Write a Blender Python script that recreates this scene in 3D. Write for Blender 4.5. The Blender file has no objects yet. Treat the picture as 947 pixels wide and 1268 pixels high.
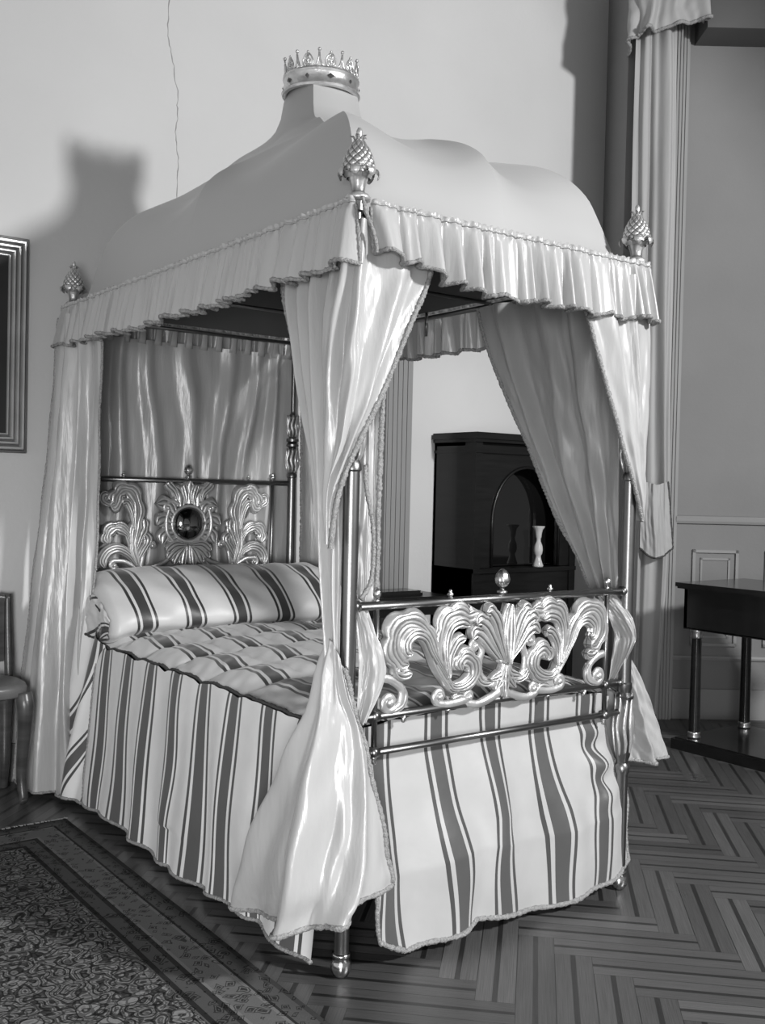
import bpy, bmesh, math, random
import numpy as np
from mathutils import Vector, Matrix, noise
random.seed(7); rng = np.random.RandomState(7)
PI = math.pi
S = bpy.context.scene; COL = S.collection
KEY, FILL, AMB = 1270, 980, .75
W, L, H = 1.16, 2.22, 2.15            # bed: foot along x at y=0, head at y=L, canopy frame at z=H
YW = 2.40                             # head wall
S.view_settings.view_transform = 'Standard'
S.view_settings.look = 'None'

# ------------------------------------------------------------------ materials
def nmat(name):
    m = bpy.data.materials.new(name); m.use_nodes = True
    nt = m.node_tree; b = nt.nodes['Principled BSDF']
    return m, nt, b
def g(v): return (v, v, v, 1)
def ramp(nt, stops, interp='LINEAR'):
    r = nt.nodes.new('ShaderNodeValToRGB'); r.color_ramp.interpolation = interp
    e = r.color_ramp.elements
    e[0].position, e[0].color = stops[0][0], g(stops[0][1]); e[1].position, e[1].color = stops[1][0], g(stops[1][1])
    for p, c in stops[2:]:
        k = e.new(p); k.color = g(c)
    return r
def math_(nt, op, a, b=None, c=None):
    n = nt.nodes.new('ShaderNodeMath'); n.operation = op
    for i, v in enumerate((a, b, c)):
        if v is None: continue
        if isinstance(v, (int, float)): n.inputs[i].default_value = v
        else: nt.links.new(v, n.inputs[i])
    return n.outputs[0]
def basic(name, col, rough=.5, metal=0, var=.12, scale=6, bump=.0, bscale=60, spec=.5, stretch=(1,1,1), sheen=0, coat=0):
    m, nt, b = nmat(name)
    tc = nt.nodes.new('ShaderNodeTexCoord'); mp = nt.nodes.new('ShaderNodeMapping')
    mp.inputs['Scale'].default_value = stretch
    nt.links.new(tc.outputs['Object'], mp.inputs[0])
    n = nt.nodes.new('ShaderNodeTexNoise'); n.inputs['Scale'].default_value = scale; n.inputs['Detail'].default_value = 5
    nt.links.new(mp.outputs[0], n.inputs['Vector'])
    r = ramp(nt, [(.25, col*(1-var)), (.75, col*(1+var))])
    nt.links.new(n.outputs['Fac'], r.inputs[0]); nt.links.new(r.outputs[0], b.inputs['Base Color'])
    b.inputs['Roughness'].default_value = rough; b.inputs['Metallic'].default_value = metal
    b.inputs['Specular IOR Level'].default_value = spec
    if sheen: b.inputs['Sheen Weight'].default_value = sheen
    if coat:
        b.inputs['Coat Weight'].default_value = coat; b.inputs['Coat Roughness'].default_value = .08
    if bump:
        n2 = nt.nodes.new('ShaderNodeTexNoise'); n2.inputs['Scale'].default_value = bscale; n2.inputs['Detail'].default_value = 4
        nt.links.new(mp.outputs[0], n2.inputs['Vector'])
        bp = nt.nodes.new('ShaderNodeBump'); bp.inputs['Strength'].default_value = bump; bp.inputs['Distance'].default_value = .01
        nt.links.new(n2.outputs['Fac'], bp.inputs['Height']); nt.links.new(bp.outputs[0], b.inputs['Normal'])
    return m
M = {}
M['wall'] = basic('wall_plaster', .56, .85, 0, .05, 1.3, .12, 40, .2)
M['wall_grey'] = basic('wall_paint_grey', .19, .75, 0, .07, 2.0, .12, 40, .25)
M['trim'] = basic('trim_paint', .25, .6, 0, .05, 3, .05, 30, .3)
M['trim_dark'] = basic('trim_dark_paint', .10, .6, 0, .1, 3, 0, 30, .3)
M['base_grey'] = basic('baseboard_paint', .24, .6, 0, .06, 3, 0, 30, .3)
M['silk'] = basic('cream_silk', .385, .30, 0, .06, 5, .6, 7, .65, (3, 3, .5), .15)
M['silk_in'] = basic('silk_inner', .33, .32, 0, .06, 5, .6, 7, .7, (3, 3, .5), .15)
M['canopy'] = basic('canopy_silk', .385, .5, 0, .02, 3, .03, 120, .35, (1, 1, 1), .2)
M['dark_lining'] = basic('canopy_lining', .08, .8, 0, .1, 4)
M['fringe'] = basic('fringe_thread', .30, .8, 0, .35, 160, .8, 220, .2)
M['fringe_dark'] = basic('piping_thread', .045, .7, 0, .3, 120)
M['post'] = basic('dark_brass', .22, .34, 1, .12, 14, 0, 30)
M['gilt'] = basic('gilded_bronze', .62, .30, 1, .22, 22, .12, 60)
M['gilt_soft'] = basic('gilt_casting', .56, .36, .68, .18, 18, .15, 70)
def recess_shade(m, lo=.45, hi=.515, dark=.14):  # paints shade into the base colour of hollows so the relief reads
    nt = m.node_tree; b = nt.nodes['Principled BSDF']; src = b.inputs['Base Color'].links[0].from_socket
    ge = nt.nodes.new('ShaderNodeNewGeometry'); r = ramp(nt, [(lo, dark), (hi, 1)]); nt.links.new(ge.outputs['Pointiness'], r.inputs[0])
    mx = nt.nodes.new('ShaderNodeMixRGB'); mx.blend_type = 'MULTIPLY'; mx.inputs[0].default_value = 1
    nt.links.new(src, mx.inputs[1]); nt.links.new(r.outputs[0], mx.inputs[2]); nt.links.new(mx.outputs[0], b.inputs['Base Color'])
recess_shade(M['gilt_soft']); recess_shade(M['gilt'])
M['boss'] = basic('polished_boss', .22, .06, 1, .1, 5)
M['steel_ball'] = basic('polished_brass_foot', .65, .18, 1, .1, 10)
M['gold_crown'] = basic('crown_metal', .62, .30, .8, .2, 30, .15, 90)
M['jewel'] = basic('crown_jewel', .05, .1, 0, .1, 10)
M['dark_wood'] = basic('dark_mahogany', .007, .3, 0, .4, 5, .02, 30, .35, (1, 1, 9), 0, .1)
M['black_wood'] = basic('black_lacquer_wood', .010, .2, 0, .4, 5, .02, 30, .5, (1, 1, 9), 0, .3)
M['glass_dark'] = basic('dark_glass_pane', .006, .04, 0, .2, 3, 0, 10, .8)
M['chair_wood'] = basic('chair_walnut', .055, .3, 0, .4, 6, .05, 40, .5, (1, 1, 6))
M['seat_leather'] = basic('chair_seat_leather', .09, .35, 0, .2, 8, .1, 60)
M['porcelain'] = basic('pale_glazed_ceramic', .5, .2, 0, .15, 12)
M['frame_gilt'] = basic('picture_frame_gilt', .55, .3, .55, .15, 10, .1, 40)
M['frame_dark'] = basic('picture_frame_groove', .14, .5, .3, .2, 10)
M['canvas'] = basic('dark_canvas', .012, .5, 0, .4, 4)
M['win_curt'] = basic('window_curtain_cloth', .34, .6, 0, .06, 4, .15, 12, .35, (3, 3, .6), .2)
M['crack'] = basic('plaster_crack', .30, .9, 0, .2, 20)

def stripe_mat(name, period, off, light, dark, rough=.42):
    m, nt, b = nmat(name)
    uv = nt.nodes.new('ShaderNodeUVMap'); uv.uv_map = 'UVMap'
    sx = nt.nodes.new('ShaderNodeSeparateXYZ'); nt.links.new(uv.outputs[0], sx.inputs[0])
    t = math_(nt, 'SUBTRACT', sx.outputs[0], off - period*.5)
    t = math_(nt, 'DIVIDE', t, period); t = math_(nt, 'FRACT', t)
    t = math_(nt, 'SUBTRACT', t, .5); t = math_(nt, 'ABSOLUTE', t)
    t = math_(nt, 'MULTIPLY', t, 2)                      # 0 at band centre, 1 between bands
    h = period/2
    r = ramp(nt, [(0, dark), (.0225/h, light*1.02), (.0345/h, dark*.75), (.0465/h, light)], 'CONSTANT')
    nt.links.new(t, r.inputs[0])
    tc = nt.nodes.new('ShaderNodeTexCoord')
    n = nt.nodes.new('ShaderNodeTexNoise'); n.inputs['Scale'].default_value = 7; n.inputs['Detail'].default_value = 4
    nt.links.new(tc.outputs['Object'], n.inputs['Vector'])
    mix = nt.nodes.new('ShaderNodeMixRGB'); mix.blend_type = 'MULTIPLY'; mix.inputs[0].default_value = 1
    r2 = ramp(nt, [(.3, .9), (.7, 1)]); nt.links.new(n.outputs['Fac'], r2.inputs[0])
    nt.links.new(r.outputs[0], mix.inputs[1]); nt.links.new(r2.outputs[0], mix.inputs[2])
    nt.links.new(mix.outputs[0], b.inputs['Base Color'])
    b.inputs['Roughness'].default_value = rough; b.inputs['Sheen Weight'].default_value = .2
    bp = nt.nodes.new('ShaderNodeBump'); bp.inputs['Strength'].default_value = .25; bp.inputs['Distance'].default_value = .01
    n3 = nt.nodes.new('ShaderNodeTexNoise'); n3.inputs['Scale'].default_value = 11; n3.inputs['Detail'].default_value = 3
    nt.links.new(tc.outputs['Object'], n3.inputs['Vector'])
    nt.links.new(n3.outputs['Fac'], bp.inputs['Height']); nt.links.new(bp.outputs[0], b.inputs['Normal'])
    return m
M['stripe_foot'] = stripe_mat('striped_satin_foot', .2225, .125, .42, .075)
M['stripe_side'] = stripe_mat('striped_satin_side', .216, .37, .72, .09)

def floor_mat():
    m, nt, b = nmat('parquet_wood')
    a = nt.nodes.new('ShaderNodeVertexColor'); a.layer_name = 'Col'
    uv = nt.nodes.new('ShaderNodeUVMap'); uv.uv_map = 'UVMap'
    mp = nt.nodes.new('ShaderNodeMapping'); mp.inputs['Scale'].default_value = (4, 60, 1)
    nt.links.new(uv.outputs[0], mp.inputs[0])
    n = nt.nodes.new('ShaderNodeTexNoise'); n.inputs['Scale'].default_value = 1.5; n.inputs['Detail'].default_value = 6
    nt.links.new(mp.outputs[0], n.inputs['Vector'])
    r = ramp(nt, [(.25, .62), (.75, 1.25)]); nt.links.new(n.outputs['Fac'], r.inputs[0])
    tc = nt.nodes.new('ShaderNodeTexCoord')
    n2 = nt.nodes.new('ShaderNodeTexNoise'); n2.inputs['Scale'].default_value = 1.8; n2.inputs['Detail'].default_value = 4
    nt.links.new(tc.outputs['Object'], n2.inputs['Vector'])
    mx = nt.nodes.new('ShaderNodeMixRGB'); mx.blend_type = 'MULTIPLY'; mx.inputs[0].default_value = 1
    nt.links.new(a.outputs[0], mx.inputs[1]); nt.links.new(r.outputs[0], mx.inputs[2])
    nt.links.new(mx.outputs[0], b.inputs['Base Color'])
    r3 = ramp(nt, [(.3, .25), (.7, .42)]); nt.links.new(n2.outputs['Fac'], r3.inputs[0])
    nt.links.new(r3.outputs[0], b.inputs['Roughness'])
    bp = nt.nodes.new('ShaderNodeBump'); bp.inputs['Strength'].default_value = .1; bp.inputs['Distance'].default_value = .004
    nt.links.new(n.outputs['Fac'], bp.inputs['Height']); nt.links.new(bp.outputs[0], b.inputs['Normal'])
    return m
M['floor'] = floor_mat()

RX0, RX1, RY0, RY1 = -2.10, -.175, -1.75, 1.72
def rug_mat():
    m, nt, b = nmat('woven_oriental_rug')
    tc = nt.nodes.new('ShaderNodeTexCoord'); sp = nt.nodes.new('ShaderNodeSeparateXYZ')
    # irregular weave: warp the coordinates a little
    nz = nt.nodes.new('ShaderNodeTexNoise'); nz.inputs['Scale'].default_value = 11; nz.inputs['Detail'].default_value = 2
    nt.links.new(tc.outputs['Object'], nz.inputs['Vector'])
    va = nt.nodes.new('ShaderNodeVectorMath'); va.operation = 'MULTIPLY_ADD'
    va.inputs[1].default_value = (.07, .07, 0); nt.links.new(nz.outputs['Color'], va.inputs[0]); nt.links.new(tc.outputs['Object'], va.inputs[2])
    nt.links.new(tc.outputs['Object'], sp.inputs[0]); X, Y = sp.outputs[0], sp.outputs[1]
    d = math_(nt, 'MINIMUM', math_(nt, 'MINIMUM', math_(nt, 'SUBTRACT', X, RX0), math_(nt, 'SUBTRACT', RX1, X)),
              math_(nt, 'MINIMUM', math_(nt, 'SUBTRACT', Y, RY0), math_(nt, 'SUBTRACT', RY1, Y)))
    dd = math_(nt, 'MULTIPLY', d, 1/.32)
    # tone of each border band by distance from the edge
    band = ramp(nt, [(0, .05), (.05, .085), (.20, .03), (.23, .16), (.26, .125), (.50, .16), (.53, .03), (.58, .075), (.72, .022), (.77, .09)], 'CONSTANT')
    nt.links.new(dd, band.inputs[0])
    def vor(scale, feat='F1', src=va.outputs[0], out='Distance', dist='MANHATTAN'):
        v = nt.nodes.new('ShaderNodeTexVoronoi'); v.feature = feat; v.inputs['Scale'].default_value = scale
        if feat == 'F1': v.distance = dist
        nt.links.new(src, v.inputs['Vector']); return v.outputs[out]
    # field: curling arabesque contours, blossoms and small fillers on a dark ground
    na = nt.nodes.new('ShaderNodeTexNoise'); na.inputs['Scale'].default_value = 13; na.inputs['Detail'].default_value = 1.2
    nt.links.new(tc.outputs['Object'], na.inputs['Vector'])
    fr = math_(nt, 'FRACT', math_(nt, 'MULTIPLY', na.outputs['Fac'], 9)); r1 = ramp(nt, [(0, .10), (.22, .75), (.45, .40), (.62, 1.0), (.82, .22)], 'CONSTANT'); nt.links.new(fr, r1.inputs[0])
    cell = vor(9, 'F1', va.outputs[0], 'Distance', 'EUCLIDEAN'); r4 = ramp(nt, [(0, 1.3), (.10, .2), (.14, 1.0), (.27, .12), (.31, 0)], 'CONSTANT'); nt.links.new(cell, r4.inputs[0])
    isb = math_(nt, 'LESS_THAN', cell, .31)
    mixb = nt.nodes.new('ShaderNodeMixRGB'); nt.links.new(isb, mixb.inputs[0]); nt.links.new(r1.outputs[0], mixb.inputs[1]); nt.links.new(r4.outputs[0], mixb.inputs[2])
    sm = vor(34, 'DISTANCE_TO_EDGE'); r2 = ramp(nt, [(0, .45), (.08, 1.1), (.28, .8)], 'CONSTANT'); nt.links.new(sm, r2.inputs[0])
    field = math_(nt, 'MULTIPLY', math_(nt, 'MULTIPLY_ADD', mixb.outputs[0], .20, .010), r2.outputs[0])
    # motif in border bands
    mo = vor(27, 'F1'); r3 = ramp(nt, [(0, 1.3), (.12, .35), (.36, 1.2), (.47, .4), (.60, 1.1)], 'CONSTANT'); nt.links.new(mo, r3.inputs[0])
    border = math_(nt, 'MULTIPLY', band.outputs[0], r3.outputs[0])
    infield = math_(nt, 'GREATER_THAN', dd, .79)
    mix = nt.nodes.new('ShaderNodeMixRGB'); nt.links.new(infield, mix.inputs[0])
    nt.links.new(border, mix.inputs[1]); nt.links.new(field, mix.inputs[2])
    nt.links.new(mix.outputs[0], b.inputs['Base Color']); b.inputs['Roughness'].default_value = .95
    b.inputs['Specular IOR Level'].default_value = .1
    n = nt.nodes.new('ShaderNodeTexNoise'); n.inputs['Scale'].default_value = 260
    nt.links.new(tc.outputs['Object'], n.inputs['Vector'])
    bp = nt.nodes.new('ShaderNodeBump'); bp.inputs['Strength'].default_value = .4; bp.inputs['Distance'].default_value = .004
    nt.links.new(n.outputs['Fac'], bp.inputs['Height']); nt.links.new(bp.outputs[0], b.inputs['Normal'])
    return m
M['rug'] = rug_mat()

# ------------------------------------------------------------------ object helpers
def tag(o, label=None, cat=None, group=None, kind=None):
    if label: o['label'] = label
    if cat: o['category'] = cat
    if group: o['group'] = group
    if kind: o['kind'] = kind
    return o
def empty(name, loc, label, cat, group=None):
    o = bpy.data.objects.new(name, None); COL.objects.link(o); o.location = loc; o.empty_display_size = .1
    return tag(o, label, cat, group)
def link(name, verts, faces, mat, parent=None, smooth=True, uv=None):
    me = bpy.data.meshes.new(name)
    me.from_pydata([tuple(map(float, v)) for v in verts], [], faces)
    if uv is not None:
        lay = me.uv_layers.new(name='UVMap')
        for lp in me.loops: lay.data[lp.index].uv = uv[lp.vertex_index]
    me.update()
    bm = bmesh.new(); bm.from_mesh(me); bmesh.ops.remove_doubles(bm, verts=bm.verts, dist=1e-6) if uv is None else None
    if uv is None: bmesh.ops.recalc_face_normals(bm, faces=bm.faces)
    bm.to_mesh(me); bm.free()
    if smooth: me.polygons.foreach_set('use_smooth', [True]*len(me.polygons))
    me.materials.append(mat)
    o = bpy.data.objects.new(name, me); COL.objects.link(o)
    if parent is not None:
        o.parent = parent
        p = parent; off = Vector((0, 0, 0))
        if p.type == 'EMPTY': o.matrix_parent_inverse = Matrix.Translation(-Vector(p.location))
    return o
class MB:
    """collects shapes into one mesh"""
    def __init__(s): s.v = []; s.f = []
    def add(s, v, f):
        n = len(s.v); s.v += [tuple(map(float, p)) for p in v]; s.f += [tuple(i+n for i in q) for q in f]; return s
    def box(s, a, b, rz=0, c=None):
        x0, y0, z0 = a; x1, y1, z1 = b
        v = [(x0,y0,z0),(x1,y0,z0),(x1,y1,z0),(x0,y1,z0),(x0,y0,z1),(x1,y0,z1),(x1,y1,z1),(x0,y1,z1)]
        if rz:
            ca, sa = math.cos(rz), math.sin(rz); cx, cy = c
            v = [(cx+(x-cx)*ca-(y-cy)*sa, cy+(x-cx)*sa+(y-cy)*ca, z) for x, y, z in v]
        return s.add(v, [(0,3,2,1),(4,5,6,7),(0,1,5,4),(1,2,6,5),(2,3,7,6),(3,0,4,7)])
    def lathe(s, c, prof, seg=24, mod=None, axis='z'):
        """prof: (r, h) bottom to top; mod(theta, h, i) multiplies r"""
        v = []; f = []
        for i, (r, h) in enumerate(prof):
            for k in range(seg):
                a = 2*PI*k/seg; rr = r*(mod(a, h, i) if mod else 1)
                if axis == 'z': v.append((c[0]+rr*math.cos(a), c[1]+rr*math.sin(a), c[2]+h))
                else: v.append((c[0]+rr*math.cos(a), c[1]+h, c[2]+rr*math.sin(a)))
        n = len(prof)
        for i in range(n-1):
            for k in range(seg):
                k2 = (k+1) % seg; f.append((i*seg+k, i*seg+k2, (i+1)*seg+k2, (i+1)*seg+k))
        f.append(tuple(range(seg-1, -1, -1))); f.append(tuple((n-1)*seg+k for k in range(seg)))
        return s.add(v, f)
    def tube(s, pts, r, seg=10, flat=1.0, closed=False):
        P = [Vector(p) for p in pts]; n = len(P)
        rs = list(r) if hasattr(r, '__len__') else [r]*n
        v = []; f = []; up = None
        for i in range(n):
            t = (P[min(i+1, n-1)]-P[max(i-1, 0)])
            if t.length < 1e-9: t = Vector((0, 0, 1))
            t.normalize()
            if up is None:
                up = Vector((0, 1, 0)) if abs(t.y) < .9 else Vector((1, 0, 0))
            a = (up - t*up.dot(t)).normalized(); b = t.cross(a); up = a
            for k in range(seg):
                q = 2*PI*k/seg
                v.append(P[i] + a*math.cos(q)*rs[i]*flat + b*math.sin(q)*rs[i])
        for i in range(n-1):
            for k in range(seg):
                k2 = (k+1) % seg; f.append((i*seg+k, i*seg+k2, (i+1)*seg+k2, (i+1)*seg+k))
        f.append(tuple(range(seg-1, -1, -1))); f.append(tuple((n-1)*seg+k for k in range(seg)))
        return s.add(v, f)
    def rod(s, a, b, r, seg=14): return s.tube([a, b], r, seg)
    def sphere(s, c, r, seg=16, sc=(1,1,1)):
        prof = [(r*math.sin(PI*i/10)+1e-5, -r*math.cos(PI*i/10)) for i in range(11)]
        t = MB().lathe((0,0,0), prof, seg)
        return s.add([(c[0]+x*sc[0], c[1]+y*sc[1], c[2]+z*sc[2]) for x, y, z in t.v], t.f)
    def build(s, name, mat, parent=None, smooth=True, angle=None):
        o = link(name, s.v, s.f, mat, parent, smooth)
        if smooth and angle:
            me = o.data
            bm = bmesh.new(); bm.from_mesh(me)
            for e in bm.edges:
                if len(e.link_faces) == 2 and e.calc_face_angle(0) > angle: e.smooth = False
            bm.to_mesh(me); bm.free()
        return o
def cr(pts, n):
    """Catmull-Rom through pts (any dimension), n samples"""
    P = np.array(pts, float)
    if len(P) == 2: return P[0] + (P[1]-P[0])*np.linspace(0, 1, n)[:, None]
    t = np.linspace(0, len(P)-1-1e-9, n); i = t.astype(int); u = (t-i)[:, None]
    Q = np.vstack([2*P[0]-P[1], P, 2*P[-1]-P[-2]])
    p0, p1, p2, p3 = Q[i], Q[i+1], Q[i+2], Q[i+3]
    return .5*((2*p1)+(-p0+p2)*u+(2*p0-5*p1+4*p2-p3)*u*u+(-p0+3*p1-3*p2+p3)*u**3)
def crt(ts, pts, q):
    """piecewise smooth interpolation of rows at parameters ts (monotone-ish: linear in t then CR)"""
    P = np.array(pts, float); ts = np.array(ts, float); q = np.clip(q, ts[0], ts[-1])
    i = np.clip(np.searchsorted(ts, q, 'right')-1, 0, len(ts)-2)
    u = (q-ts[i])/(ts[i+1]-ts[i])
    sh = (len(q),)+(1,)*(P.ndim-1); u = u.reshape(sh)
    def tang(k):
        k0 = np.clip(k-1, 0, len(ts)-1); k1 = np.clip(k+1, 0, len(ts)-1)
        return (P[k1]-P[k0])/(ts[k1]-ts[k0]).reshape(sh)
    h = (ts[i+1]-ts[i]).reshape(sh)
    m0 = tang(i)*h; m1 = tang(i+1)*h; p0 = P[i]; p1 = P[i+1]
    return (2*u**3-3*u**2+1)*p0+(u**3-2*u**2+u)*m0+(-2*u**3+3*u**2)*p1+(u**3-u**2)*m1
def wob(a, b, seed, n=6, f0=1.0, f1=4.0):
    """smooth pseudo-noise in two variables"""
    r = np.random.RandomState(seed); o = 0
    for k in range(n):
        fa, fb = r.uniform(-f1, f1, 2); o = o + np.sin(fa*a+fb*b*f0+r.uniform(0, 6.28))
    return o/n*1.4
def grid_faces(nv, nu): return [(j*nu+i, j*nu+i+1, (j+1)*nu+i+1, (j+1)*nu+i) for j in range(nv-1) for i in range(nu-1)]
def grid_normals(G):
    du = np.gradient(G, axis=1); dv = np.gradient(G, axis=0); N = np.cross(du, dv)
    return N/(np.linalg.norm(N, axis=2, keepdims=True)+1e-12)
def drape(name, rows, mat, parent, nu=120, nv=70, folds=5, amp=(.02, .02), seed=1, sharp=.35, drift=0, wrk=.004, edges='', fr=.008, fmat=None, hemwave=0, thick=0):
    """cloth: rows = [(t, [xyz...]), ...] from top to hem; folds run down the rows"""
    k = max(len(r[1]) for r in rows)
    base = np.array([cr(r[1], nu) for r in rows]); ts = [r[0] for r in rows]
    v = np.linspace(0, 1, nv); G = crt(ts, base, v)
    U, V = np.meshgrid(np.linspace(0, 1, nu), v)
    N = grid_normals(G)
    warp = U + .06*wob(U*4, V*2, seed) + drift*V
    ph = 2*PI*folds*warp
    r = np.random.RandomState(seed+9); am = 1+.45*np.sin(ph/folds*r.uniform(1.2, 2.2)*2+seed)
    wv = np.sin(ph)+sharp*np.sin(2*ph+1+.7*np.sin(3*V+seed))
    A = amp[0]+(amp[1]-amp[0])*V if len(amp) == 2 else np.interp(V, np.linspace(0, 1, len(amp)), amp)
    taper = np.clip(np.minimum(U, 1-U)*8, .25, 1)
    disp = A*am*wv*taper + wrk*wob(U*14, V*9, seed+3, 8)*1.2
    G = G + N*disp[..., None]
    if hemwave: G[..., 2] += (hemwave*np.sin(ph+.8)*V**6)
    o = link(name, G.reshape(-1, 3), grid_faces(nv, nu), mat, parent, uv=[(float(a), float(b)) for a, b in zip(U.ravel(), V.ravel())])
    fm = fmat or M['fringe']
    for e in edges:
        line = {'l': G[:, 0], 'r': G[:, -1], 'b': G[-1], 't': G[0]}[e]
        fringe(line, o, fr, fm)
    return o, G
def fringe(line, parent, r=.008, mat=None, name='fringe'):
    P = np.array(line); d = np.concatenate([[0], np.cumsum(np.linalg.norm(np.diff(P, axis=0), axis=1))])
    n = max(12, int(d[-1]/.0055)); q = np.linspace(0, d[-1], n)
    Q = np.stack([np.interp(q, d, P[:, i]) for i in range(3)], 1)
    rr = r*(1+.30*np.sin(np.arange(n)*PI)+.25*np.random.RandomState(n).uniform(-1, 1, n))
    b = MB().tube([tuple(p) for p in Q], list(rr), 6)
    o = b.build(name, mat or M['fringe'], parent)
    return o

# ------------------------------------------------------------------ floor (herringbone parquet)
def make_floor():
    w, n = .1085, 5
    ea = np.array([1, -1])/math.sqrt(2); eb = np.array([-1, -1])/math.sqrt(2); O = np.array([.684, -.155])
    v = []; f = []; c = []; uv = []
    def strip(o, d, e, l, a0, a1, tone):
        b = len(v)
        for s_, t_ in ((0, a0), (l, a0), (l, a1), (0, a1)):
            p = o + d*s_ + e*t_; v.append((p[0], p[1], 0))
        f.append((b, b+1, b+2, b+3)); c.append(tone)
        ru, rv = random.random()*9, random.random()*9
        uv.extend([(ru, rv+a0*4), (ru+l, rv+a0*4), (ru+l, rv+a1*4), (ru, rv+a1*4)])
    def block(o, d, e):
        l = n*w; t = random.uniform(.060, .112); gp = .0012
        strip(o, d, e, l, gp, w*.42, t*random.uniform(.9, 1.1))
        strip(o, d, e, l, w*.42, w*.56, t*.26)
        strip(o, d, e, l, w*.56, w-gp, t*random.uniform(.9, 1.1))
        strip(o, d, e, l, 0, gp, .012); strip(o, d, e, l, w-gp, w, .012)
    for k in range(-60, 61):
        for m in range(-9, 10):
            i0 = k+2*n*m
            o = O + ea*w*i0 + eb*w*k
            ctr = o+ea*w*n
            if not (-2.9 < ctr[0] < 5.6 and -3.2 < ctr[1] < 3.2): continue
            block(o, ea, eb)
            o2 = O + ea*w*(i0+n) + eb*w*(k+1-n)
            block(o2, eb, ea)
    me = bpy.data.meshes.new('floor'); me.from_pydata(v, [], f); me.update()
    ca = me.color_attributes.new('Col', 'FLOAT_COLOR', 'CORNER'); ul = me.uv_layers.new(name='UVMap')
    for p in me.polygons:
        for li in p.loop_indices:
            ca.data[li].color = g(c[p.index]); ul.data[li].uv = uv[me.loops[li].vertex_index]
    me.materials.append(M['floor']); o = bpy.data.objects.new('floor', me); COL.objects.link(o)
    tag(o, 'dark herringbone parquet floor of striped wooden blocks', 'floor', kind='structure')
make_floor()

# ------------------------------------------------------------------ walls
HW = 5.3
def wallbox(name, a, b, t, z0, z1, mat, label):
    """wall from a to b (plan), thickness t to the left of a->b"""
    d = Vector((b[0]-a[0], b[1]-a[1])); nrm = Vector((-d.y, d.x)).normalized()*t
    P = [a, b, (b[0]+nrm.x, b[1]+nrm.y), (a[0]+nrm.x, a[1]+nrm.y)]
    v = [(x, y, z0) for x, y in P]+[(x, y, z1) for x, y in P]
    o = link(name, v, [(0,3,2,1),(4,5,6,7),(0,1,5,4),(1,2,6,5),(2,3,7,6),(3,0,4,7)], mat, None, False)
    tag(o, label, 'wall', kind='structure'); return o
R = Vector((.8045, -.5935)); P0 = Vector((3.776, 1.517)); NF = Vector((-.5935, -.8045))   # canted right wall: point, direction, inward normal
def rw(s, d=0): p = P0 + R*s + NF*d; return (p.x, p.y)
CL = rw(-.62)
wh = wallbox('wall_head', (-2.9, YW), (3.74, YW), .15, 0, HW, M['wall'], 'pale plaster wall behind the head of the bed')
wr = wallbox('wall_right', rw(3.2), CL, -.15, 0, HW, M['wall_grey'], 'grey panelled wall behind the dark console table')
wr2 = wallbox('wall_return', (CL[0], CL[1]), (3.74, YW+.1), -.1, 0, HW, M['wall_grey'], 'narrow return of wall beside the window curtain')
# fix orientation of the thin walls: rebuild right wall so its room face lies on the line
for o, a, b in ((wr, rw(3.2), CL),):
    P = [a, b, rw(-.62, -.15), rw(3.2, -.15)]
    for i, (x, y) in enumerate(P): o.data.vertices[i].co = (x, y, 0); o.data.vertices[i+4].co = (x, y, HW)
# plaster crack on the head wall
cp = [(.515, 3.75), (.512, 3.56), (.545, 3.42), (.569, 3.26), (.563, 3.10), (.575, 2.98), (.574, 2.80), (.585, 2.6)]
b = MB(); pts = [(x, YW-.0005, z) for x, z in cr(cp, 50)+rng.normal(0, .003, (50, 2))]
b.tube(pts, [.0022+.001*math.sin(i*1.7) for i in range(50)], 5, .25); b.build('crack', M['crack'], wh)
def frontal(name, s0, s1, d0, d1, z0, z1, mat, label=None, cat=None, parent=None):
    P = [rw(s0, d0), rw(s1, d0), rw(s1, d1), rw(s0, d1)]
    v = [(x, y, z0) for x, y in P]+[(x, y, z1) for x, y in P]
    o = link(name, v, [(0,3,2,1),(4,5,6,7),(0,1,5,4),(1,2,6,5),(2,3,7,6),(3,0,4,7)], mat, parent, False)
    if label: tag(o, label, cat, kind='structure')
    return o
frontal('baseboard_right', -.248, 3.2, 0, .02, 0, .185, M['base_grey'], 'dark grey baseboard along the right wall', 'baseboard')
def fprofile(name, s0, s1, prof, mat, label=None, cat=None, parent=None, vertical=False, zz=None):
    """extrude profile (d,z) along the wall, or (s,d) up from zz[0] to zz[1]"""
    v = []; n = len(prof)
    if not vertical:
        for s in (s0, s1):
            for d, z in prof: x, y = rw(s, d); v.append((x, y, z))
    else:
        for z in zz:
            for s, d in prof: x, y = rw(s, d); v.append((x, y, z))
    f = [(i, (i+1) % n, n+(i+1) % n, n+i) for i in range(n)]+[tuple(range(n-1, -1, -1)), tuple(range(n, 2*n))]
    o = link(name, v, f, mat, parent, False)
    if label: tag(o, label, cat, kind='structure')
    return o
fprofile('trim_1', -.255, 3.2, [(0, 1.195), (.018, 1.20), (.026, 1.215), (.03, 1.235), (.02, 1.245), (0, 1.25)], M['trim'], 'moulded chair rail on the right wall', 'trim')
# dark beam over the right wall
frontal('trim_2', -.22, 3.2, 0, .25, 4.10, 5.3, M['trim_dark'], 'dark cornice beam across the top of the right wall', 'trim')
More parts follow.
